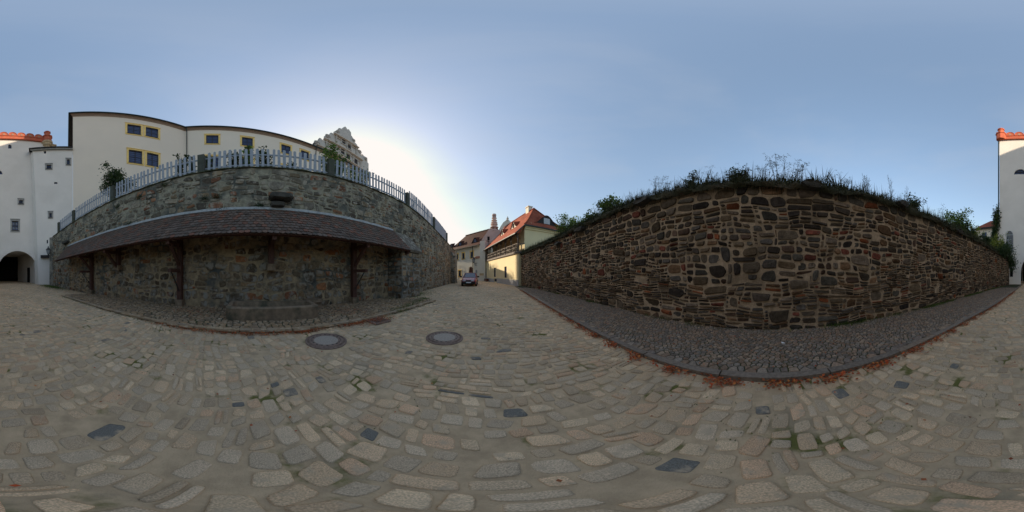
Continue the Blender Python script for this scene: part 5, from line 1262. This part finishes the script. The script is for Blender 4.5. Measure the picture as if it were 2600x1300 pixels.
# unseen building added beyond the terrace to shade part of the yellow house
gh2 = thing('added_shade_house', 'unseen plain white building added beyond the terrace wall to shade the yellow house', 'building', (-16, 33, 0))
gq = [Vector((-14.3, 31.9, 0)), Vector((-17.3, 37.6, 0)), Vector((-22.5, 35.5, 0)), Vector((-19.5, 29.5, 0))]
mb = MB(); mb.prism(gq, (0, 0, 7.4)); mb.build('wall', MT['whiteb'], gh2)
mb = MB(); gm_ = [(gq[0] + gq[3]) / 2 + Vector((0, 0, 8.8)), (gq[1] + gq[2]) / 2 + Vector((0, 0, 8.8))]; gt_ = [p + Vector((0, 0, 7.4)) for p in gq]
mb.face([gt_[0], gt_[1], gm_[1], gm_[0]]); mb.face([gt_[2], gt_[3], gm_[0], gm_[1]]); mb.face([gt_[0], gm_[0], gt_[3]]); mb.face([gt_[1], gt_[2], gm_[1]]); mb.build('roof', MT['brownroof'], gh2)
# far gable with finial behind the red roof
FG = Plane(polar(1100 + 690 / 4.2925, 44), polar(1100 + 900 / 4.2925, 42))
fg = thing('far_gable', 'pale curved gable with a finial peeping over the red roof', 'building', FG.pt(0, 0))
pts = [FG.hit(*c4(x, y)) for (x, y) in ((715, 360), (735, 320), (765, 275), (790, 258), (798, 245), (815, 245), (830, 268), (860, 290), (900, 330))]
mb = MB(); pp = [(pts[0][0], 0)] + pts + [(pts[-1][0], 0)]; mb.prism([FG.pt(u, z) for u, z in pp], -Vector((FG.n.x, FG.n.y, 0)) * 6); mb.build('wall', MT['whiteb'], fg)
u_, z_ = FG.hit(*c4(806, 250)); mb = MB(); mb.lathe(FG.pt(u_, z_ - .3, -.3), [(.35, 0), (.45, .3), (.2, .45), (.35, .8), (.12, 1.1), (.02, 1.5)], 8); mb.build('finial', MT['sandst'], fg)
# far red roofed house behind the rubble wall
FR = Plane(polar(2478, 36), polar(2543, 34)); fr = thing('far_house', 'distant house with an orange tiled hipped roof behind the rubble wall', 'house', FR.pt(0, 0))
c8 = lambda x, y: (2300 + x / 4.293, 480 + y / 4.293)
_, ze = FR.hit(*c8(900, 428)); mb = MB(); facade(mb, FR, 0, ze, []); fn = -Vector((FR.n.x, FR.n.y, 0))
mb.face([FR.pt(0, 0), FR.pt(0, ze), FR.pt(0, ze, -8), FR.pt(0, 0, -8)]); mb.face([FR.pt(FR.L, 0), FR.pt(FR.L, ze), FR.pt(FR.L, ze, -8), FR.pt(FR.L, 0, -8)]); mb.build('wall', MT['plaster'], fr)
zr = CAM_H + 38 * tan(el(480 + 335 / 4.293)); mb = MB(); e = [FR.pt(-.5, ze, .5), FR.pt(FR.L + .5, ze, .5), FR.pt(FR.L + .5, ze, -8.5), FR.pt(-.5, ze, -8.5)]; r0_, r1_ = FR.pt(2.0, zr, -4), FR.pt(FR.L - 1.5, zr, -4)
mb.face([e[0], e[1], r1_, r0_]); mb.face([e[1], e[2], r1_]); mb.face([e[2], e[3], r0_, r1_]); mb.face([e[3], e[0], r0_]); o = mb.build('roof', MT['redroof'], fr)
mb = MB(); mb.bar(e[0], e[1], .3, .3); mb.build('gutter', MT['darkroof'], o)
for k in range(2):
    u_ = FR.L * (.35 + .4 * k); mb = MB(); pbox(mb, FR, u_ - .5, u_ + .5, ze - 2.2, ze - .8, .003, .05); mb.build('window', MT['glass'], fr)
# lantern at the left end of the terrace wall
pL = Vector(lmap(.25, CAM_H + 16.5 * tan(el(646)), .03)); lantern('street_lantern', pL, (1, -.95, 0), 'black iron lantern on the corner of the terrace wall near the gateway', 1.1)

# ================================================================== CAR
def car():
    base = polar(1189.5, 16.9); yaw = atan2(-base.y, -base.x) - R(6)
    t = thing('parked_car', 'dark red hatchback parked facing the camera at the end of the lane', 'car', (base.x, base.y, 0))
    f = Vector((cos(yaw), sin(yaw), 0)); s = Vector((-sin(yaw), cos(yaw), 0)); U = Vector((0, 0, 1)); O = Vector((base.x, base.y, 0)) - f * 0
    pt = lambda x, y, z: O + f * x + s * y + U * z
    def loft(name, st, m, parent=t, close=True):
        m2 = MB(); n = len(st[0][1]); vs = []
        for (x, ring_) in st: vs += [pt(x, a, b) for a, b in ring_]
        fs = [(i * n + k, i * n + (k + 1) % n, (i + 1) * n + (k + 1) % n, (i + 1) * n + k) for i in range(len(st) - 1) for k in range(n)]
        if close: fs += [tuple(range(n))[::-1], tuple(range((len(st) - 1) * n, len(st) * n))]
        m2.mesh(vs, fs, 0, sm=False); return m2.build(name, m, parent)
    def sec(wb, wm, wt, z0, zm, zt): return [(-wb, z0), (-wm, zm), (-wt, zt - .04), (-wt * .85, zt), (wt * .85, zt), (wt, zt - .04), (wm, zm), (wb, z0)]
    loft('body', [(-3.9, sec(.6, .66, .6, .35, .6, .85)), (-3.75, sec(.72, .8, .74, .25, .6, .93)), (-2.9, sec(.76, .83, .78, .22, .6, .92)), (-1.4, sec(.78, .84, .79, .2, .6, .9)), (-.95, sec(.78, .84, .76, .2, .6, .86)), (-.35, sec(.76, .82, .72, .22, .58, .76)), (-.1, sec(.7, .76, .66, .26, .52, .68)), (0, sec(.6, .66, .6, .32, .5, .62))], MT['car'])
    loft('glasshouse', [(-3.6, sec(.68, .66, .62, .88, .9, .95)), (-3.2, sec(.72, .68, .56, .88, 1.1, 1.3)), (-2.0, sec(.74, .70, .56, .88, 1.1, 1.34)), (-1.75, sec(.74, .70, .55, .88, 1.1, 1.32)), (-1.05, sec(.72, .70, .66, .85, .87, .9))], MT['carglass'])
    loft('roof', [(-3.25, sec(.57, .58, .56, 1.29, 1.3, 1.32)), (-2.6, sec(.6, .6, .57, 1.3, 1.33, 1.37)), (-1.78, sec(.58, .58, .55, 1.3, 1.32, 1.35))], MT['car'])
    for y in (-1, 1):
        m2 = MB(); m2.bar(pt(-1.76, y * .58, 1.31), pt(-1.02, y * .72, .88), .05, .04); m2.build('pillar', MT['car'], t); m2 = MB(); m2.bar(pt(-2.3, y * .62, 1.32), pt(-2.35, y * .77, .88), .05, .04); m2.build('pillar', MT['car'], t); m2 = MB(); m2.bar(pt(-3.2, y * .58, 1.3), pt(-3.6, y * .7, .9), .08, .05); m2.build('pillar', MT['car'], t)
        m2 = MB(); m2.obox(pt(-1.25, y * .86 - (0 if y > 0 else .2), .88), f * .1, s * .2, U * .14); m2.build('mirror', MT['rubber'], t)
        m2 = MB(); m2.obox(pt(-.06, y * .44 - .17, .53), f * .08, s * .32, U * .13); m2.build('headlight', MT['chrome'], t)
        for x in (-.75, -3.15):
            w_ = pt(x, y * .74, .3); m2 = MB(); m2.tube([w_ - s * .09, w_ + s * .09], .3, 18); o = m2.build('wheel', MT['rubber'], t)
            m2 = MB(); m2.tube([w_ - s * .095, w_ + s * .095], .18, 12); m2.build('rim', MT['chrome'], o)
    m2 = MB(); m2.obox(pt(-.1, -.7, .26), f * .16, s * 1.4, U * .2); m2.obox(pt(-.03, -.26, .5), f * .06, s * .52, U * .13); m2.build('bumper', MT['rubber'], t)
    m2 = MB(); m2.obox(pt(.062, -.26, .36), f * .012, s * .52, U * .11); o = m2.build('licence_plate', MT['plate'], t)
    m2 = MB(); m2.obox(pt(.066, -.26, .362), f * .012, s * .04, U * .106); m2.build('plate_band', MT['teal'], o)
car()

# ================================================================== VEGETATION
def leaf_cloud(mb, pts, size, rng, m=0, cols=((1, 1, 1),), asp=.55, v=.3, up=.0):
    for p in pts:
        s = size * rng.uniform(.6, 1.35); th = rng.uniform(0, 2 * pi); ph = math.acos(rng.uniform(-1, 1))
        d = Vector((sin(ph) * cos(th), sin(ph) * sin(th), cos(ph) * .6 + up)).normalized()
        a = d.cross(Vector((rng.uniform(-1, 1), rng.uniform(-1, 1), rng.uniform(-.3, 1)))); 
        if a.length < .1: continue
        a = a.normalized() * s * asp; d = d * s; p = Vector(p); nrm = a.cross(d).normalized() * s * .15
        mb.face([p, p + d * .5 + a * .5 + nrm, p + d, p + d * .5 - a * .5 + nrm], m, pal(rng, cols, v))
GC = ((1, 1, 1), (.8, .95, .8), (1.25, 1.15, .9), (.65, .8, .7), (1.5, 1.4, .9))
def shrub(name, base, H, rad, label, cat, mt, nleaf=900, ls=.09, seed=1, group=None, crown0=.25, loose=.5, stems=5):
    rng = random.Random(seed); t = thing(name, label, cat, base, group); b = Vector(base); ms = MB(); ml = MB(); clumps = []
    for k in range(stems):
        a = rng.uniform(0, 2 * pi); q = rng.uniform(.25, 1) * rad; top = b + Vector((cos(a) * q, sin(a) * q, H * rng.uniform(.6, 1.)))
        mid = b.lerp(top, .5) + Vector((rng.uniform(-.1, .1), rng.uniform(-.1, .1), .1)) * rad; ms.tube([b, mid, top], [.02 + .012 * H, .012 + .006 * H, .004], 5)
        for j in range(9):
            f = crown0 + (1 - crown0) * rng.random(); p = (b.lerp(mid, f * 2) if f < .5 else mid.lerp(top, f * 2 - 1)); 
            c = p + Vector((rng.gauss(0, 1), rng.gauss(0, 1), rng.gauss(0, .7))) * rad * .38 * loose; clumps.append(c); ms.tube([p, c], [.008, .003], 4)
    for i in range(nleaf):
        c = rng.choice(clumps); p = c + Vector((rng.gauss(0, 1), rng.gauss(0, 1), rng.gauss(0, 1))) * rad * .14
        leaf_cloud(ml, [p], ls, rng, 0, GC)
    ms.build('stem', MT['bark'], t); ml.build('foliage', MT[mt], t)
def behind_left(px, off): # point on terrace behind the fence
    y = wall_y(px, lambda q: lx(q) - off, -16, 22); return Vector((lx(y) - off, y, ltop(y) - .05))
b = behind_left(295, .9); shrub('sapling', b, 2.65, 1.1, 'round bushy sapling behind the left part of the picket fence', 'sapling', 'leafd', 3600, .13, 1, crown0=.55, loose=.8)
b = behind_left(462, .8); shrub('sapling', b, 2.1, .30, 'thin leafy sapling left of the stout fence post below the downpipe', 'sapling', 'leafd', 520, .13, 2, stems=4)
b = behind_left(484, .8); shrub('sapling', b, 2.05, .22, 'thin leafy sapling touching the left side of the stout post', 'sapling', 'leafd', 420, .13, 12, stems=3)
b = behind_left(528, .9); shrub('sapling', b, 2.1, .42, 'leafy sapling just right of the stout fence post', 'sapling', 'leafd', 600, .13, 3, stems=4)
b = behind_left(628, .8); shrub('sapling', b, 3.0, .28, 'tall slender sapling reaching up to a castle window', 'sapling', 'leafg', 900, .13, 4, stems=2)
b = behind_left(668, .8); shrub('sapling', b, 1.7, .5, 'low leafy shrub behind the widest fence bay', 'shrub', 'leafd', 800, .13, 5, stems=4)
b = behind_left(587, .8); shrub('sapling', b, 1.5, .45, 'low shrub behind the pickets under the first castle window', 'shrub', 'leafd', 600, .13, 15, stems=4)
b = behind_left(728, .9); shrub('sapling', b, 1.3, .45, 'small shrub low behind the pickets right of the slender sapling', 'shrub', 'leafd', 500, .13, 25, stems=4)
b = behind_left(852, .9); shrub('bush', b, 2.75, .75, 'dense green bush behind the tallest fence post', 'bush', 'leafg', 2400, .12, 6, stems=7, loose=.8)
b = behind_left(908, 1.1); shrub('bush', b, 2.3, .7, 'loose bush in front of the ornate gable', 'bush', 'leafg', 1100, .11, 7, stems=7)
b = behind_left(1046, .6); shrub('weed_clump', b, 1.75, .35, 'dry pale weeds behind the fence post near the street end', 'weeds', 'stalk', 260, .05, 8, stems=8)
b = Vector((-38.5, 45.4, 4.4)); shrub('garden_tree', b, 14.5, 2.6, 'tall garden tree at the end of the added shade wing behind the fence', 'tree', 'leafd', 4200, .4, 10, stems=9, crown0=.4)
def behind_right(px, off):
    y = wall_y(px, lambda q: rx(q) + off, -18, 18); return Vector((rx(y) + off, y, rtop(y) - .05))
def rshrub(px, py_top, off, rad, label, mt, nl, seed, cat='bush', stems=9, ls=.125, **kw):
    nl = int(nl * 1.9); rad *= 1.12
    b = behind_right(px, off); r = math.hypot(b.x, b.y); H = CAM_H + r * tan(el(py_top)) - b.z; shrub('bush', b, max(H, .4), rad, label, cat, mt, nl, ls, seed, stems=stems, **kw)
rshrub(1445, 547, 1.2, .75, 'sunlit bush over the rubble wall next to the yellow house', 'leafg', 1500, 31, loose=.9)
rshrub(1480, 556, 1.0, .6, 'low green bush beside the sunlit bush on the rubble wall', 'leafg', 1000, 32, loose=.9)
rshrub(1511, 538, .9, .35, 'small green bush between the two larger bushes on the wall', 'leafg', 500, 33, loose=.9)
rshrub(1550, 506, .9, .55, 'green bush on top of the rubble wall left of its highest part', 'leafg', 1200, 34, loose=.9)
rshrub(2422, 530, 1.6, .75, 'rounded green tree crown over the rubble wall near the gatehouse', 'leafg', 1900, 35, loose=.9)
rshrub(2445, 560, 1.2, .6, 'dark bush right of the rounded crown over the wall', 'leafd', 1100, 39, loose=.9)
rshrub(2470, 572, 1.6, .5, 'yellowish green bush in front of the distant orange roof', 'leafy', 1300, 36, loose=.9)
rshrub(2500, 596, .8, .45, 'dark bush hanging over the wall below the distant house', 'leafd', 1200, 37, loose=.9)
rshrub(2528, 598, .6, .75, 'bright yellow green bush beside the barred window', 'leafy', 1200, 38, loose=.9)
rshrub(1760, 434, .5, .25, 'small dark leafy clump on the wall crown left of centre', 'leafd', 420, 41, ls=.06, stems=5)
rshrub(1880, 430, .4, .4, 'broad dark leafy clump at the highest part of the rubble wall', 'leafd', 900, 42, ls=.06, stems=8)
rshrub(2310, 498, .5, .45, 'dark ivy like clump on the wall crown right of centre', 'leafd', 1100, 43, ls=.07, stems=8)
# ivy on the gatehouse and at the end of the wall
def ivy(name, label, pts, mt, ls, seed, n, parent_base):
    rng = random.Random(seed); t = thing(name, label, 'ivy', parent_base); ml = MB(); ms = MB()
    for i in range(n):
        c = rng.choice(pts); p = Vector(c[0]) + Vector((rng.gauss(0, 1) * c[1][0], rng.gauss(0, 1) * c[1][1], rng.gauss(0, 1) * c[1][2])); leaf_cloud(ml, [p], ls, rng, 0, GC)
    ms.tube([Vector(c[0]) for c in pts], .04, 5); ms.build('stem', MT['bark'], t); ml.build('foliage', MT[mt], t)
_, zi = gh(2540, 560)
ivy('ivy', 'dark ivy climbing the right edge of the gatehouse', [((GX1 + .35, YG + .1, zi + .8), (.2, .15, .5)), ((GX1 + .4, YG + .1, zi - .2), (.25, .15, .6)), ((GX1 + .6, YG + .2, zi - 1.6), (.2, .15, .5)), ((GX1 + .9, YG + .2, zi - 2.8), (.4, .2, .5))], 'leafd', .2, 51, 2600, (GX1 + .3, YG, 0))
b = behind_right(2553, .0)
ivy('ivy', 'dark ivy mass tumbling over the end of the rubble wall by the gatehouse', [((b.x - .1, b.y, b.z + .9), (.3, .8, .35)), ((b.x - .3, b.y - 1.2, b.z + .2), (.35, .5, .45)), ((b.x - .5, b.y - 1.7, b.z - .6), (.3, .4, .35)), ((b.x + .1, b.y + 1.5, b.z + .5), (.25, .8, .25))], 'leafd', .15, 52, 4200, (b.x, b.y, 0))
# weeds and grass along the crown of the rubble wall (uncountable)
rng = random.Random(77); mb = MB()
for i in range(26000):
    y = rng.uniform(-18.4, 18.1); z = rtop(y) + .02; d = abs(rng.gauss(0, .13)) ; hang = rng.random() < .35
    x = rx(y) + (rng.uniform(-.10, .02) if hang else d); L = rng.uniform(.10, .30) * (1.9 if rng.random() < .16 else 1)
    k = .5 + .5 * vn(y * 2.2, 0, 6); 
    if not hang: L *= .6 + k
    tip = Vector((rng.gauss(0, .06), rng.gauss(0, .06), L * (-.8 if hang else 1))); p = Vector((x, y, z + (.03 if hang else 0))); wv = Vector((rng.uniform(-1, 1), rng.uniform(-1, 1), 0)).normalized() * rng.uniform(.006, .016)
    mb.face([p - wv, p + wv, p + wv * .4 + tip * .6, p + tip], 0, pal(rng, ((1, 1, 1), (1.3, 1.1, .8), (.7, .8, .7)), .3))
for i in range(30000):
    y = rng.uniform(-18.4, 18.1); k = max(0, vn(y * 1.6, 0, 2)); p = Vector((rx(y) + rng.gauss(-.02, .11), y, rtop(y) + rng.uniform(-.14, .12 + .26 * k))); leaf_cloud(mb, [p], .04, rng, 0, GC)
tag(mb.build('wall_top_weeds', MT['weed']), 'dark grass and creeping weeds along the top of the rubble wall', 'weeds', kind='stuff')
# tall dry weeds standing on the crown
def tallweed(px, py_top, kind, seed, label, off=.12):
    rng = random.Random(seed); y = wall_y(px, lambda q: rx(q) + off, -18, 18); b = Vector((rx(y) + off, y, rtop(y) - .03)); r = math.hypot(b.x, b.y); H = CAM_H + r * tan(el(py_top)) - b.z
    mb = MB(); sc = r / 4
    if kind == 'umbel':
        for s in range(4):
            a = rng.uniform(0, 6.28); top = b + Vector((cos(a) * .12, sin(a) * .18, H * rng.uniform(.6, 1))); mid = b.lerp(top, .55) + Vector((rng.uniform(-.03, .03), rng.uniform(-.04, .04), 0)); mb.tube([b, mid, top], [.005, .004, .0025], 4)
            for j in range(7):
                q = mid.lerp(top, rng.random()); e = q + Vector((rng.uniform(-.1, .1), rng.uniform(-.13, .13), rng.uniform(.03, .13))); mb.tube([q, e], .002, 3, cap=False)
                for k in range(6):
                    g = e + Vector((rng.gauss(0, .02), rng.gauss(0, .025), rng.gauss(.01, .015))); mb.tube([e, g], .0013, 3, cap=False); leaf_cloud(mb, [g], .016, rng, 0, ((1, 1, 1), (.7, .7, .6)), asp=.9)
        bl = [b + Vector((rng.gauss(0, .07), rng.gauss(0, .1), rng.uniform(0, H * .45))) for _ in range(70)]; leaf_cloud(mb, bl, .04, rng)
        for q in bl: mb.tube([b, q], .0018, 3, cap=False)
    elif kind == 'blade':
        for s in range(9):
            a = rng.uniform(-.6, .5); top = b + Vector((rng.uniform(-.1, .1), a * H, H * rng.uniform(.6, 1))); m_ = b.lerp(top, .5) + Vector((0, -a * .12 * H, .03)); wv = Vector((0, .009, 0))
            q0 = b + Vector((0, rng.uniform(-.05, .05), 0)); mb.face([q0 - wv, q0 + wv, m_ + wv, m_ - wv], 0, (.6, .7, .5)); mb.face([m_ - wv, m_ + wv, top], 0, (.6, .7, .5))
    else:
        for s in range(3):
            a = rng.uniform(-.25, .25); top = b + Vector((rng.uniform(-.05, .05), a * H, H * rng.uniform(.7, 1))); mb.tube([b, top], [.006, .002], 4)
            for j in range(16):
                f = .25 + .72 * j / 16; q = b.lerp(top, f); L = .16 * (1 - f) + .02; ang = rng.uniform(0, 6.28); e = q + Vector((cos(ang) * L, sin(ang) * L, L * 1.1)); mb.tube([q, e], .0022, 3, cap=False)
                leaf_cloud(mb, [q.lerp(e, rng.random()) for _ in range(5)], .014, rng, asp=.8)
    tag(mb.build('tall_weed', MT['stalk']), label, 'weed', 'tall weeds on the rubble wall')
TW = [(1672, 455, 'umbel', 'at its shoulder towards the yellow house'), (1694, 448, 'umbel', 'second one at that shoulder'), (1722, 462, 'umbel', 'short, left of the upright reeds'), (1752, 428, 'blade', 'two narrow upright reeds'), (1790, 427, 'blade', 'one slanting reed'), (1812, 428, 'umbel', 'slim, right of the slanting reed'), (1868, 425, 'umbel', 'behind the small leafy clump'), (1885, 413, 'spike', 'feathery spike above the broad clump'), (1938, 418, 'umbel', 'medium one left of the tallest'), (1972, 397, 'umbel', 'tallest, with round seed heads'), (1985, 392, 'umbel', 'leaning, right against the tallest'), (2012, 404, 'umbel', 'tall with feathery heads near the middle'), (2026, 402, 'umbel', 'twin of the feathery one near the middle'), (2070, 424, 'blade', 'fan of long grass blades'), (2092, 420, 'blade', 'second fan of long grass blades'), (2122, 428, 'blade', 'stiff upright reeds'), (2140, 440, 'umbel', 'bushy, right of the stiff reeds'), (2190, 430, 'spike', 'dry feathery spike leaning right'), (2205, 436, 'spike', 'shorter dry spike'), (2268, 444, 'spike', 'conical and candelabra shaped'), (2300, 470, 'spike', 'branching, right of the conical one'), (2392, 520, 'umbel', 'fine, left of the rounded tree crown'), (2360, 540, 'umbel', 'low one on the slope to the gatehouse'), (1560, 500, 'umbel', 'above the green bush'), (1520, 515, 'umbel', 'thin one over the small bush'), (1600, 497, 'umbel', 'low, just right of the green bush'), (1345, 628, 'umbel', 'first beside the yellow house'), (1370, 618, 'umbel', 'second beside the yellow house'), (1395, 605, 'umbel', 'third beside the yellow house')]
for i, (px, py, k, d) in enumerate(TW): tallweed(px, py, k, 100 + i, 'tall weed on the rubble wall, ' + d)
# grass at wall bases and in the corners
rng = random.Random(88); mb = MB()
def blade(x, y, z, L, c=((1, 1, 1), (1.3, 1.2, .8), (.7, .9, .7))):
    tip = Vector((rng.gauss(0, .4) * L, rng.gauss(0, .4) * L, L)); p = Vector((x, y, z)); wv = Vector((rng.uniform(-1, 1), rng.uniform(-1, 1), 0)).normalized() * rng.uniform(.003, .007)
    mb.face([p - wv, p + wv, p + tip], 0, pal(rng, c, .3))
for i in range(16000):
    y = rng.uniform(-17, 15); k = vn(y * .9, 2, 1) + (.55 if y < -1.5 else -.15)
    if rng.random() < max(.05, k): blade(rx(y) - abs(rng.gauss(0, .11)), y, KZ, rng.uniform(.03, .13))
for i in range(5000):
    y = rng.gauss(7.4, 1.5); x = lx(y) + .2 + abs(rng.gauss(0, .6)); 
    if 6 < y < 13: blade(x, y, 0, rng.uniform(.03, .12))
for i in range(2500):
    y = rng.uniform(4.2, 7.6); blade(-3.7 - (y - 4.2) * .22 + rng.gauss(0, .16), y, .03, rng.uniform(.03, .10))
for i in range(2600):
    y = rng.gauss(-15.5, 1.3); x = lx(max(y, -16.1)) + .1 + abs(rng.gauss(0, .5)); blade(x, y, 0, rng.uniform(.06, .22))
for i in range(2600):
    y = rng.uniform(-9, 7); blade(-3.6 + rng.gauss(0, .05), y, 0, rng.uniform(.02, .06))
for i in range(700):     # tufts in the joints of the road
    cx, cy = rng.choice([(1.2, -.9), (.9, -1.2), (1.3, .6), (.75, -.6), (.4, -1.5), (-.9, .9), (1.4, 1.8), (1.0, 2.4), (.6, 3.6), (-1.7, -1.3), (1.1, -2.0), (.95, .1)])
    x, y = cx + rng.gauss(0, .16), cy + rng.gauss(0, .16); blade(x, y, 0, rng.uniform(.01, .028))
tag(mb.build('grass', MT['grass']), 'short grass and moss along wall bases and in road joints', 'grass', kind='stuff')
# fallen leaves
mb = MB(); LCc = ((1, 1, 1), (1.25, .9, .7), (.75, .6, .6), (1.4, 1.5, 1.0), (.5, .5, .5), (1.1, .6, .45))
def litter(x, y, z, s=.045):
    a = rng.uniform(0, 6.28); d = Vector((cos(a), sin(a), rng.uniform(-.2, .5))) * s * rng.uniform(.6, 1.3); q = Vector((-sin(a), cos(a), rng.uniform(-.3, .3))) * s * .7
    p = Vector((x, y, z + .012 + rng.uniform(0, .02))); mb.face([p, p + d * .5 + q * .5, p + d, p + d * .5 - q * .5], 0, pal(rng, LCc, .25))
for i in range(11000):
    y = rng.uniform(-12, 13); k = max(.12, .25 + 1.2 * vn(y * 2.4, 1, 3)); 
    if rng.random() < k: litter(kx(y) - .08 - abs(rng.gauss(0, .06 + .05 * k)) + rng.uniform(-.02, .03), y, .015, .048)
for i in range(700):
    y = rng.uniform(-9, 8); litter(kx(y) + rng.uniform(.1, 1.5), y, KZ, .03)
for i in range(1500):
    y = rng.choice([rng.gauss(.1, .55), rng.gauss(-1.5, .7), rng.gauss(2.4, .25), rng.gauss(1.1, .2)]); litter(-3.53 + rng.gauss(0, .06), y, .01, .04)
for i in range(520): y = rng.gauss(3.1, .35); litter(-3.45 + rng.gauss(0, .2), y, .02, .04)
for i in range(260): litter(-4.8 + rng.gauss(0, .4), rng.gauss(3.0, .4), AZ_ + .01, .04)
for i in range(240): litter(-5.2 + rng.gauss(0, .3), rng.gauss(-1.9, .6), AZ_ + .01, .04)
for i in range(170): litter(rng.uniform(-3.4, 1.7), rng.uniform(-6, 6), .02, .032)
tag(mb.build('fallen_leaves', MT['litter']), 'rust coloured fallen leaves drifted along the kerb and the apron', 'leaves', kind='stuff')
# tufts growing out of the terrace wall
for i, (px, py) in enumerate(((420, 470), (548, 500), (560, 535), (660, 522), (520, 505), (355, 500), (300, 525), (330, 570), (690, 545))):
    y = wall_y(px, lx, -14, 8); r = math.hypot(lx(y), y); z = CAM_H + r * tan(el(py)); m2 = MB(); rg = random.Random(i); p = Vector(lmap(linv(y), z, .03))
    lp_ = [p + Vector((abs(rg.gauss(0, .05)), rg.gauss(0, .12), rg.gauss(0, .08))) for _ in range(110)]
    leaf_cloud(m2, lp_, .035, rg)
    for q in lp_: m2.tube([p - Vector((.04, 0, .03)), q], .0025, 3, cap=False)
    m2.build('wall_fern', MT['leafd'])
wf = [o for o in bpy.data.objects if o.name.startswith('wall_fern')]
wd_ = ['high, left of the stout post', 'in the upper wall below the stout post', 'just above the flashing below the stout post', 'left of the big projecting stone, upper', 'near the leafy sapling, mid height', 'high on the slanting left part', 'far left, upper part', 'far left, lower part', 'left of the projecting stone']
for o, d in zip(wf, wd_): tag(o, 'small green plant growing from the terrace wall, ' + d, 'plant', 'small plants in the terrace wall')
